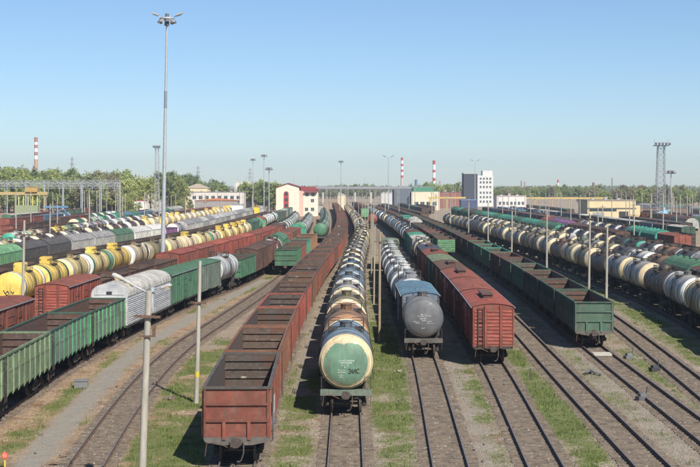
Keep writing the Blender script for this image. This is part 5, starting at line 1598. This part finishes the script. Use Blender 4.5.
# ------------------------------------------------------------------ buildings
def windows(e, face, rows, w, h, col=(.1, .1, .1), frame=.08, depth=.06):
    """face: function (u, v, d) -> point; windows as frame + pane parts"""
    for u, v in rows:
        mb = MB()
        def bx(u0, u1, v0, v1, d0, d1):
            ps = [face(a, b, d) for d in (d0, d1) for a, b in ((u0, v0), (u1, v0), (u1, v1), (u0, v1))]
            return ps, [(0, 1, 2, 3), (4, 5, 6, 7), (0, 1, 5, 4), (1, 2, 6, 5), (2, 3, 7, 6), (3, 0, 4, 7)]
        for a in ((u - w / 2, u - w / 2 + frame, v, v + h), (u + w / 2 - frame, u + w / 2, v, v + h), (u - w / 2 + frame, u + w / 2 - frame, v, v + frame), (u - w / 2 + frame, u + w / 2 - frame, v + h - frame, v + h), (u - frame / 2, u + frame / 2, v + frame, v + h - frame)):
            mb.add(*bx(*a, .0, depth))
        f = part('window', mb, ['metalcol'], e, (.55, .55, .53))
        mb = MB(); mb.add(*bx(u - w / 2 + .02, u + w / 2 - .02, v + .02, v + h - .02, .004, .02))
        part('pane', mb, ['glass'], f)
def building(name, x0, x1, y0, y1, h, col, label, cat='building', roofcol=(.2, .2, .2), parapet=.3, gable=None, win=None, side=None, zb=GZ):
    e = root(name, ((x0 + x1) / 2, (y0 + y1) / 2, zb), 0, label, cat)
    hx, hy = (x1 - x0) / 2, (y1 - y0) / 2
    mb = MB().box(-hx, hx, -hy, hy, 0, h)
    part('wall', mb, ['wall'], e, col)
    if gable:
        mb = MB(); mb.prism_y([(-hx - .4, h + .01), (hx + .4, h + .01), (0, h + gable)], -hy - .3, hy + .3)
        part('roof', mb, ['metalcol'], e, roofcol)
    else:
        mb = MB().box(-hx - .15, hx + .15, -hy - .15, hy + .15, h + .001, h + parapet)
        part('roof', mb, ['metalcol'], e, roofcol)
    if h > 7.9:
        for x in (-hx + .5, hx - .5):
            part('downpipe', MB().tube((x, -hy - .1, 0), (x, -hy - .1, h), .09, .09, 6), ['metalcol'], e, (.3, .3, .3))
        if not gable:
            for k in range(3):
                x = hx * (-.6 + .55 * k); part('roof_vent', MB().box(x - .5, x + .5, -.8, .8, h + parapet + .002, h + parapet + .5 + .4 * (k % 2)), ['metalcol'], e, (.34, .33, .32))
    if win:
        n, fl, w, wh, z0, dz, m = win
        windows(e, lambda u, v, d: (u, -hy - d, v), [(-hx + m + (2 * hx - 2 * m) * (i + .5) / n, z0 + dz * f) for i in range(n) for f in range(fl)], w, wh)
    if side:
        n, fl, w, wh, z0, dz, sgn = side
        windows(e, lambda u, v, d: (sgn * (hx + d), u, v), [(-hy + 2 * hy * (i + .5) / n, z0 + dz * f) for i in range(n) for f in range(fl)], w, wh)
    return e
# cream station building with red roof, gable towards us
e = root('station_building', (-23.5, 606, GZ), 0, 'cream building with dark red roof and tall red arched window, beside the tracks', 'building')
mb = MB(); mb.prism_y([(-8.5, 0), (1.5, 0), (1.5, 12.6), (-3.4, 14.2), (-8.5, 12.4)], -9, 12)
part('wall', mb, ['wall'], e, (.66, .61, .50))
mb = MB().box(1.501, 9.5, -6, 12, 0, 11.2); part('wing_wall', mb, ['wall'], e, (.66, .61, .50))
mb = MB().box(1.502, 3.2, -6.3, -6.001, 0, 11.2); part('pink_stripe', mb, ['wall'], e, (.58, .38, .32))
mb = MB(); mb.prism_y([(-9.0, 12.25), (-3.4, 14.23), (2.0, 12.55), (2.0, 12.75), (-3.4, 14.45), (-9.0, 12.45)], -9.4, 12.4); part('roof', mb, ['metalcol'], e, (.25, .045, .048))
mb = MB(); mb.prism_y([(2.01, 12.3), (2.01, 13.0), (8, 12.7), (10, 11.21), (2.01, 11.21)], -6.5, 12.4); part('wing_roof', mb, ['metalcol'], e, (.25, .045, .048))
arcw = [(-1.1, 2.5), (1.1, 2.5), (1.1, 9.8)] + [(1.1 * math.cos(t), 9.8 + 1.1 * math.sin(t)) for t in np.linspace(.3, math.pi - .3, 6)] + [(-1.1, 9.8)]
mb = MB(); mb.prism_y([(x - 4.1, z) for x, z in arcw], -9.12, -9.0); f = part('arched_window', mb, ['metalcol'], e, (.38, .05, .05))
for z in (4, 6.5, 9): part('pane', MB().box(-4.7, -3.5, -9.17, -9.121, z, z + 1.5), ['glass'], f)
windows(e, lambda u, v, d: (u, -6 - d, v), [(7.2, 2.2), (4.6, 2.2), (7.2, 6.0), (7.4, 8.6), (4.8, 8.6)], 1.5, 1.6)
part('balcony_roof', MB().box(3.6, 9.3, -7.4, -6.001, 10.4, 10.7), ['metalcol'], e, (.30, .05, .05))
for k, (dx, dy) in enumerate([(-11, -5), (-8, 4), (-5, -2)]):
    pass
# dark and white block
e = root('tower_block', (83.5, 905, GZ), 0, 'tall block with a dark blue end and a white windowed front', 'building')
part('dark_wall', MB().box(-9.5, -.6, -8, 8, 0, 21.2), ['wall'], e, (.055, .06, .075))
part('white_wall', MB().box(-.599, 9.6, -8.2, 8, 0, 20.2), ['wall'], e, (.58, .58, .56))
part('roof_house', MB().box(3.0, 9.4, -5, 6, 20.201, 23.4), ['wall'], e, (.56, .55, .53))
part('roof_parapet', MB().box(-9.7, -.7, -8.2, 8.1, 21.201, 22.0), ['metalcol'], e, (.4, .4, .4))
windows(e, lambda u, v, d: (u, -8.2 - d, v), [(x, z) for z in (2.5, 5.4, 8.3, 12.0, 15.0, 17.4) for x in (1.4, 3.5, 5.6, 7.7)], 1.25, 1.5, depth=.1)
building('office_building', 63.8, 76.6, 600, 612, 8.6, (.66, .62, .58), 'white two storey house with pinkish trim and two rows of dark windows', win=(7, 2, 1.1, 1.5, 1.6, 3.3, .6), roofcol=(.55, .45, .42))
e = building('loading_shed', 77.8, 93.6, 452, 470, 8.2, (.62, .50, .30), 'beige flat roofed shed with a tall dark gateway, beyond the purple wagons', 'shed', (.30, .24, .2))
part('gateway', MB().box(2.4, 5.4, -9.1, -9.001, .05, 4.7), ['black'], e)
part('window_band', MB().box(-7.2, 1.6, -9.07, -9.001, 4.75, 5.55), ['glass'], e)
part('door_panel', MB().box(-6.2, -2.4, -9.08, -9.001, .05, 4.4), ['metalcol'], e, (.28, .30, .30))
part('side_bay', MB().box(7.9, 10.0, -6, 8, 0, 6.6), ['wall'], e, (.62, .50, .30))
part('cornice', MB().box(-8.1, 8.1, -9.2, -9.16, 5.6, 5.9), ['metalcol'], e, (.16, .14, .12))
e = building('factory_hall', 33.5, 48.8, 752, 790, 10.2, (.64, .57, .43), 'cream factory hall with green roof parts, under the striped chimney', 'factory', (.10, .28, .17), win=(4, 1, 2.4, 2.2, 2.5, 3, 1))
part('dark_annex', MB().box(-17, -7.66, -15, 18, 0, 11.2), ['wall'], e, (.12, .14, .17))
part('green_roof_house', MB().box(-6, 5, -4, 14, 10.51, 12.6), ['metalcol'], e, (.07, .2, .13))
building('long_building', -82, -54, 702, 716, 10.0, (.55, .53, .48), 'long low white building with a few dark windows before the trees', win=(8, 1, 1.9, 1.9, 6.4, 3, 1.2))
building('gabled_house', -92, -79, 770, 782, 12.0, (.66, .56, .36), 'pale yellow house with a low pitched roof behind the long white building', 'house', (.42, .36, .28), gable=2.6)
building('white_house', -66, -56, 790, 800, 15.6, (.58, .57, .55), 'white house rising behind the long white building', 'house', (.5, .5, .5), win=(3, 2, 1.4, 1.4, 8.5, 3, .6))
building('goods_shed', -72, -52, 640, 650, 6.4, (.28, .26, .25), 'long dark shed with an orange roof before the white building', 'shed', (.46, .17, .07), gable=1.1)
building('white_hut', -96, -89, 600, 606, 6.6, (.80, .80, .78), 'white hut with red roof edge behind the green tank rows', 'hut', (.36, .07, .05))
building('small_hut', -48, -43.5, 560, 565, 5.4, (.62, .64, .66), 'small pale grey hut among the yellow tank wagons', 'hut', (.3, .3, .3))
building('yellow_hut', -36.4, -34.2, 520, 522.5, 5.2, (.75, .52, .05), 'small bright yellow hut beside the cream station building', 'hut', (.3, .25, .1))
building('cream_hut', -6.5, -2.5, 742, 748, 8.2, (.74, .60, .38), 'small cream hut before the viaduct by the red open train', 'hut', (.5, .45, .35))
building('brick_workshop', 99, 122, 500, 512, 5.2, (.16, .12, .10), 'low dark brown workshop beside the beige shed, below the lattice tower', 'workshop', (.12, .12, .13))
building('blue_shed', 53, 61, 660, 668, 6.4, (.07, .085, .15), 'low blue shed before the white two storey house', 'shed', (.18, .25, .45))
building('brown_workshop', 49, 66, 820, 835, 9.6, (.25, .11, .09), 'long low red brown workshop before the tall white block', 'workshop', (.2, .1, .09))
building('brown_depot', 96, 128, 780, 795, 6.6, (.26, .22, .19), 'low brown depot behind the yellow pipe bridge', 'depot', (.2, .19, .18))
building('white_depot', 18, 27, 815, 822, 9.0, (.52, .51, .48), 'white low depot between the dark open wagons and the factory', 'depot', (.45, .45, .43))
building('long_warehouse', -135, -98, 720, 740, 8.8, (.48, .46, .43), 'long pale warehouse below the trees by the slim lattice tower', 'warehouse', (.4, .38, .36))
# grey viaduct across the end of the yard
e = root('road_viaduct', (0, 1100, GZ), 0, 'long grey road viaduct crossing the far end of the yard', 'bridge')
part('deck', MB().box(-150, 110, -8, 8, 10.6, 12.0), ['metalcol'], e, (.17, .17, .175))
part('parapet', MB().box(-150, 110, -8.3, -8.001, 11.2, 13.0), ['metalcol'], e, (.24, .25, .26))
for k in range(21): part('pier', MB().box(-149 + 12.7 * k, -147.6 + 12.7 * k, -6, 6, -.2, 10.599), ['concrete'], e)
for k in range(14):
    x = -140 + 19 * k
    ee = root('street_lamp', (x, 1104, 11.79), 0, 'grey street lamp on the far viaduct', 'street lamp', 'street lamps on the viaduct')
    part('shaft', MB().tube((0, 0, 0), (0, 0, 8), .14, .09, 6), ['galv'], ee); part('arm', MB().tube((0, 0, 8), (1.6, 0, 8.3), .08, .06, 6), ['galv'], ee)
# yellow gantry cranes and pipe bridge
def gantry(x0, x1, y, z, hgt, label, col, name='gantry_crane', cat='crane', legs=True):
    e = root(name, ((x0 + x1) / 2, y, GZ), 0, label, cat)
    hx = (x1 - x0) / 2
    part('beam', MB().box(-hx, hx, -.6, .6, z, z + hgt), ['metalcol'], e, col)
    if legs:
        for k in range(legs if isinstance(legs, int) and legs > 1 else 2):
            n = legs if isinstance(legs, int) and legs > 1 else 2
            x = -hx + 1 + (2 * hx - 2) * k / (n - 1)
            part('leg', MB().bar((x, 0, 0), (x, 0, z), .5, .5), ['metalcol'], e, tuple(v * .8 for v in col))
    return e
e = gantry(-122, -104, 475, 10.0, 1.0, 'yellow travelling gantry crane with cab over the freight rows', (.42, .32, .14))
part('trolley_cab', MB().box(1.6, 5.6, -1.2, 1.2, 11.001, 12.6), ['metalcol'], e, (.42, .27, .09))
for k in range(5): part('grab_frame', MB().bar((-1 + k * 1.6, 0, 9.99), (-1 + k * 1.6, 0, 3.4), .3, .3), ['metalcol'], e, (.60, .52, .18) if k % 2 else (.50, .58, .25))
part('grab_plate', MB().box(-2.2, 5.8, -1, 1, 3.3, 6.4), ['metalcol'], e, (.26, .30, .17))
gantry(75, 130, 700, 6.6, .9, 'long yellow pipe bridge on thin legs behind the wagon rows', (.50, .36, .12), 'pipe_bridge', 'pipe bridge', 7)
gantry(42, 62, 740, 6.5, .9, 'short yellow crane beam before the cream factory hall', (.52, .37, .11), 'crane_beam', 'crane', 3)
part('trolley', MB().box(-16, -14, -1, 1, 4.5, 6.4), ['metalcol'], e, (.6, .4, .08)) if False else None
gantry(-104, -96, 470, 5.6, .7, 'blue loading frame on legs behind the freight rows', (.10, .22, .34), 'blue_gantry', 'gantry', 4)
e = root('column_crane', (wx(664, 440), 440, GZ), 0, 'pale blue column crane with short arms among the thin poles, below the lattice tower', 'crane')
part('column', MB().tube((0, 0, 0), (0, 0, 6.2), .5, .4, 10), ['metalcol'], e, (.25, .45, .58))
part('cabin', MB().box(-1.0, 1.0, -.9, .9, 2.6, 4.8), ['metalcol'], e, (.28, .50, .62))
part('arm', MB().bar((-2.2, 0, 4.4), (2.2, 0, 5.4), .5, .4), ['metalcol'], e, (.25, .45, .58))
# catenary portals over the outer tracks
for i, (y, z) in enumerate([(505, 13.0), (545, 14.2), (590, 12.2), (640, 14.0)]):
    x0, x1 = -.262 * y, -.262 * y + 48 + i * 4
    e = root('wire_portal', (x0, y, GZ), 0, ['grey lattice portal on thin posts over the freight rows', 'second grey lattice portal behind the first one', 'low third grey lattice portal behind two higher ones', 'rearmost grey lattice portal before the trees'][i], 'portal')
    n = 8
    for k in range(n):
        part('post', MB().tube((k * (x1 - x0) / (n - 1), 0, -.2), (k * (x1 - x0) / (n - 1), 0, z + 1.4), .2, .15, 8), ['galv'], e)
    mb = MB(); W_ = x1 - x0
    for dz in (0, 1.2): mb.bar((0, -.3, z + dz), (W_, -.3, z + dz), .11); mb.bar((0, .3, z + dz), (W_, .3, z + dz), .11)
    q = 0
    while q < W_ - 1.4:
        mb.bar((q, -.3, z), (q + 1.4, -.3, z + 1.2), .09); mb.bar((q + 1.4, -.3, z + 1.2), (q + 2.8 if q + 2.8 < W_ else W_, -.3, z), .09); q += 2.8
    part('lattice_beam', mb, ['galv'], e, kind='stuff')
    for k in range(12):
        x = W_ * (k + .5) / 12
        part('hanger', MB().bar((x, 0, z), (x, 0, z - 2.2), .1), ['galv'], e)

# ------------------------------------------------------------------ small things on the ground
def lump(name, x, y, s, mats, col, label, cat, sx=1., seed=0, h=.6):
    r = random.Random(seed)
    e = root(name, (x, y, GZ - .03), r.uniform(0, 3), label, cat)
    for k in range(5):
        mb = MB(); a = r.uniform(0, 6.28); p = Vector((math.cos(a) * s * .45 * sx, math.sin(a) * s * .45, r.uniform(0, .15) * s))
        q = p + Vector((r.uniform(-1, 1) * s * .6, r.uniform(-1, 1) * s * .6, r.uniform(.05, .5) * s * h))
        mb.bar(p, q, s * r.uniform(.2, .45), s * r.uniform(.12, .3))
        part('piece', mb, mats, e, col)
    return e
e = root('equipment_box', (-17.05, 87.5, GZ), R(8), 'small grey metal equipment box beside the olive and green open wagons', 'box')
part('case', MB().box(-.42, .42, -.3, .3, .0, .42), ['metalcol'], e, (.17, .17, .17)); part('lid', MB().box(-.46, .46, -.34, .34, .421, .5), ['metalcol'], e, (.17, .17, .175))
e = root('track_marker', (-15.55, 62.2, GZ), 0, 'small round red marker on a yellow stake in the grass', 'marker')
part('stake', MB().bar((0, 0, 0), (0, 0, .5), .06, .03), ['metalcol'], e, (.6, .45, .08)); 
mb = MB(); mb.tube((0, -.02, .62), (0, -.06, .62), .16, .16, 16); part('disc', mb, ['metalcol'], e, (.55, .08, .05)); 
mb = MB(); mb.tube((0, -.061, .62), (0, -.066, .62), .11, .11, 16); part('disc_centre', mb, ['metalcol'], e, (.6, .2, .14))
lump('scrap_heap', -10.95, 82.5, .5, ['wood'], None, 'dark twiggy scrap lying at the shadow end beside the bare curving track', 'scrap', 1.4, 3)
lump('scrap_heap', 16.35, 93.4, .75, ['metalcol'], (.13, .125, .12), 'grey broken concrete lumps between the bare tracks before the green open wagon', 'rubble', 1.6, 5)
lump('scrap_heap', 3.3, 95, .4, ['metalcol'], (.24, .23, .21), 'small pale rubble heap on the grass between the tank trains', 'rubble', 1.6, 6)
lump('scrap_heap', 21.1, 102.5, .6, ['stone'], None, 'dark stones behind the lit green end wagon, beside a switch lever', 'rubble', 1.3, 8)
for x, y, lb, c in [(20.6, 102, 'low grey switch stand beside the bare track', (.13, .13, .13)), (21.0, 95.2, 'short black switch lever stand between diverging bare tracks', (.04, .04, .04)), (17.4, 82.2, 'low dark switch box lying on the gravel between two bare tracks', (.1, .1, .1))]:
    e = root('switch_stand', (x, y, GZ), R(20), lb, 'switch stand')
    part('case', MB().box(-.34, .34, -.22, .22, 0, .26), ['metalcol'], e, c)
    part('cover', MB().box(-.2, .2, -.17, .17, .261, .42), ['metalcol'], e, tuple(v * 1.3 for v in c))
    part('lever', MB().bar((.25, 0, .2), (.36, 0, .8), .05, .05), ['metalcol'], e, (.06, .06, .06))
e = root('marker_post', (11.9, 91, GZ), 0, 'short thin dark post in the grass beside the red covered wagon', 'post')
part('stake', MB().tube((0, 0, -.1), (0, 0, .75), .045, .04, 8), ['metalcol'], e, (.08, .07, .06)); part('cap', MB().tube((0, 0, .75), (0, 0, .82), .07, .05, 8), ['metalcol'], e, (.2, .18, .16))
def planks(key, y, n, off, label):
    tr = T[key]; x = float(tr.x(y)); e = root('track_crossing', (x, y, GZ), -math.atan(float(tr.dx(y))), label, 'crossing')
    for k in range(n):
        part('plank', MB().box(-.68, .68, off + k * .3, off + k * .3 + .27, .04, .19 + .01 * (k % 2)), ['concrete'], e)
planks('G', 103.5, 4, 0, 'pale boards laid between the rails before the green open wagon')
planks('GH', 139, 4, 0, 'pale boards between the rails beside the lamp poles')
planks('GH', 170, 3, 0, 'second set of pale boards between the rails near the lamp poles')

mb = MB(); r_ = random.Random(12)
for k in range(150):
    y = 52 + 110 * r_.random() ** 1.5; x = r_.uniform(-17, 26); a = r_.uniform(0, 6.28); L = r_.uniform(.08, .5); w = r_.uniform(.04, .13)
    z = GZ + .05
    mb.bar((x, y, z), (x + math.cos(a) * L, y + math.sin(a) * L, z + r_.uniform(-.02, .08)), w, w * .4)
o = bpy.data.objects.new('litter', mb.mesh('litter', 'wood')); COL.objects.link(o); tag(o, 'bits of broken wood and litter lying about the tracks', 'litter', kind='stuff')
# ------------------------------------------------------------------ trees beyond the yard
def crown_mesh(seed, w, h, nl, leaf, open_=.3):
    r = np.random.default_rng(seed)
    nc = 60
    th = r.uniform(0, 2 * np.pi, nc); u = r.uniform(-1, 1, nc); rad = r.uniform(.35, 1, nc) ** .6
    cx = np.stack([np.cos(th) * np.sqrt(1 - u * u) * rad * w, np.sin(th) * np.sqrt(1 - u * u) * rad * w, (u * rad * .5 + .5) * h], 1)
    cx[:, :2] *= (1.05 - .45 * (cx[:, 2:3] / h) ** 2)
    cs = r.uniform(.12, .30, nc) * w
    pick = r.integers(0, nc, nl)
    d = r.normal(0, 1, (nl, 3)); d /= np.linalg.norm(d, axis=1)[:, None]
    c = cx[pick] + d * (cs[pick] * r.uniform(.5, 1.15, nl))[:, None]
    a = r.normal(0, 1, (nl, 3)); a /= np.linalg.norm(a, axis=1)[:, None]
    b = np.cross(a, d); b /= np.linalg.norm(b, axis=1)[:, None] + 1e-6
    s = (leaf * r.uniform(.5, 1.3, nl))[:, None]
    v = np.stack([c - a * s - b * s * .5, c + a * s - b * s * .6, c + a * s * .8 + b * s * .6, c - a * s * .7 + b * s * .5], 1).reshape(-1, 3)
    me = bpy.data.meshes.new('crown')
    me.from_pydata(v.tolist(), [], np.arange(nl * 4).reshape(-1, 4).tolist())
    me.materials.append(M['leaf'])
    return me
def trunk_mesh(seed, h, w):
    r = random.Random(seed); mb = MB()
    mb.tube((0, 0, 0), (.15, 0, h * .45), w, w * .7, 7); mb.tube((.15, 0, h * .45), (0, .1, h * .85), w * .7, w * .2, 7)
    for k in range(7):
        a = r.uniform(0, 6.28); z = h * r.uniform(.25, .6); L = h * r.uniform(.18, .34)
        mb.tube((.1, 0, z), (math.cos(a) * L * .8, math.sin(a) * L * .8, z + L * .8), w * .35, w * .08, 5)
    return mb.mesh('trunk', 'bark')
TREES = [(crown_mesh(11 + i, w, h, nl, lf), trunk_mesh(5 + i, tot, .32), z0) for i, (w, h, nl, lf, tot, z0) in enumerate([(4.6, 12, 3600, .27, 16, 4.5), (5.6, 11.5, 3900, .28, 15, 4), (3.8, 13.5, 3200, .26, 17, 4), (6.2, 10.5, 3700, .29, 14, 3.8), (4.4, 12.5, 2100, .26, 16, 4.2)])]
TCOL = [((.37, .41, .15), 'yellow green'), ((.29, .34, .135), 'mid green'), ((.31, .265, .18), 'brownish budding'), ((.225, .275, .12), 'dark green'), ((.35, .35, .20), 'pale green')]
def tree(x, y, h, lab, grp, ci=None, v=None):
    v = random.randrange(5) if v is None else v
    ci = random.randrange(5) if ci is None else ci
    cm, tm, z0 = TREES[v]
    sz = 'tall' if h > 21 else 'middling' if h > 16.5 else 'low'
    wd = ('broad', 'round headed', 'narrow', 'spreading', 'sparse')[v]
    e = root('tree', (x, y, GZ), random.uniform(0, 6.28), f'{sz} {wd} {TCOL[ci][1]} {lab}', 'tree', f'{sz} {wd} {TCOL[ci][1]} {grp}')
    s = h / 16.5; e.scale = (s * random.uniform(.95, 1.25), s * random.uniform(.95, 1.25), s)
    put(Nd('trunk', tm), e, {})
    put(Nd('crown', cm, shade(TCOL[ci][0], .15), (0, 0, z0 * .45)), e, {})
def tree_row(px0, px1, Y, top0, top1, n, lab, grp, cols, jy=30, jt=3):
    for k in range(n):
        px = px0 + (px1 - px0) * (k + random.random()) / n
        Yk = Y + random.uniform(-jy, jy)
        top = top0 + (top1 - top0) * (px - px0) / (px1 - px0) + random.uniform(-jt, jt)
        tree(wx(px, Yk), Yk, max(7, wz(top, Yk) - GZ), lab, grp, random.choice(cols))
a_ = 'leafy tree in the wood behind the grey portals'
tree_row(-12, 60, 700, 160, 166, 15, a_, 'trees behind the portals', [0, 1, 3, 0], 40)
tree_row(-12, 60, 820, 158, 163, 13, a_, 'trees behind the portals', [0, 1, 4], 40)
tree_row(55, 125, 700, 168, 168, 15, a_, 'trees behind the portals', [2, 0, 2, 4, 1], 40)
tree_row(55, 125, 820, 164, 166, 13, a_, 'trees behind the portals', [2, 1, 2], 40)
tree_row(112, 180, 720, 166, 170, 12, 'bushy tree behind the high mast', 'trees behind the high mast', [0, 1, 3], 25)
tree_row(160, 200, 800, 167, 170, 8, 'bushy tree behind the high mast', 'trees behind the high mast', [3, 1], 25)
tree_row(186, 215, 900, 172, 178, 6, 'tree behind the yellow gabled house', 'trees behind the gabled house', [1, 3], 20)
tree_row(205, 225, 860, 178, 179, 5, 'small tree behind the long white building', 'trees behind the white building', [1, 3, 0], 20, 1.5)
tree_row(246, 282, 800, 178, 177, 9, 'tree beside the three thin masts', 'trees beside the thin masts', [0, 1], 30)
tree_row(262, 280, 760, 175, 175, 4, 'tree beside the three thin masts', 'trees beside the thin masts', [0, 1], 20, 2)
tree_row(318, 385, 1500, 182, 183, 22, 'distant tree beyond the viaduct', 'trees beyond the viaduct', [1, 3, 4], 60, 2)
tree_row(402, 470, 1150, 183, 182, 22, 'tree behind the factory and chimneys', 'trees behind the factory', [0, 1, 3], 40, 2.5)
tree_row(425, 460, 1100, 179, 180, 9, 'tree behind the factory and chimneys', 'trees behind the factory', [0, 3], 40, 2)
tree_row(494, 600, 1100, 185, 185, 34, 'tree of the wood behind the pipe bridge', 'trees behind the pipe bridge', [0, 1, 2, 4], 40, 2)
tree_row(494, 600, 1220, 184, 183, 26, 'tree of the wood behind the pipe bridge', 'trees behind the pipe bridge', [1, 3, 4], 40, 2)
tree_row(600, 712, 900, 185, 187, 26, 'tree of the wood behind the lattice tower', 'trees behind the lattice tower', [0, 2, 4, 1], 40, 2.5)
tree_row(620, 690, 1000, 181, 182, 14, 'tree of the wood behind the lattice tower', 'trees behind the lattice tower', [2, 4, 1], 40, 2)
for k, (px, Y, t) in enumerate([(128, 560, 192), (133, 575, 188), (181, 620, 196), (190, 625, 197)]):
    tree(wx(px, Y), Y, wz(t, Y) - GZ, 'young tree standing among the huts and tank rows', 'young trees among the huts', [0, 0, 1, 1][k])
# a far-off wood that closes the horizon on both sides
def far_wood():
    r = np.random.default_rng(77); vs = []; 
    n = 46000
    d = 1900 + 500 * r.random(n); x = r.uniform(-1500, 1500, n); hgt = 7 + 6 * fbm(x, d, 90., 61) + 5 * fbm(x, d, 25., 64)
    z = GZ + hgt * r.random(n) ** .6
    s = r.uniform(.8, 2.2, n)
    a = r.normal(0, 1, (n, 3)); a /= np.linalg.norm(a, axis=1)[:, None]
    b = np.cross(a, r.normal(0, 1, (n, 3))); b /= np.linalg.norm(b, axis=1)[:, None]
    c = np.stack([x, d, z], 1); s = s[:, None]
    v = np.stack([c - a * s, c + b * s, c + a * s, c - b * s], 1).reshape(-1, 3)
    me = bpy.data.meshes.new('far_wood'); me.from_pydata(v.tolist(), [], np.arange(n * 4).reshape(-1, 4).tolist()); me.materials.append(M['leaf'])
    o = bpy.data.objects.new('far_wood', me); COL.objects.link(o); o.color = (.22, .25, .14, 1)
    tag(o, 'far-off green wood along the horizon', 'wood', kind='stuff')
far_wood()
# ------------------------------------------------------------------ haze
def haze():
    me = bpy.data.meshes.new('haze')
    t = MB().box(-1700, 1700, -60, 3200, GZ - 1, 72)
    me.from_pydata(t.v, [], t.f)
    m = bpy.data.materials.new('haze_air'); m.use_nodes = True
    n = m.node_tree
    n.nodes.remove(n.nodes['Principled BSDF'])
    v = n.nodes.new('ShaderNodeVolumePrincipled')
    v.inputs['Color'].default_value = (.72, .87, 1, 1)
    v.inputs['Density'].default_value = .00017
    v.inputs['Anisotropy'].default_value = .2
    n.links.new(v.outputs[0], n.nodes['Material Output'].inputs['Volume'])
    me.materials.append(m)
    o = bpy.data.objects.new('haze', me); COL.objects.link(o)
    tag(o, 'thin pale haze in the air over the yard', 'haze', kind='stuff')
haze()
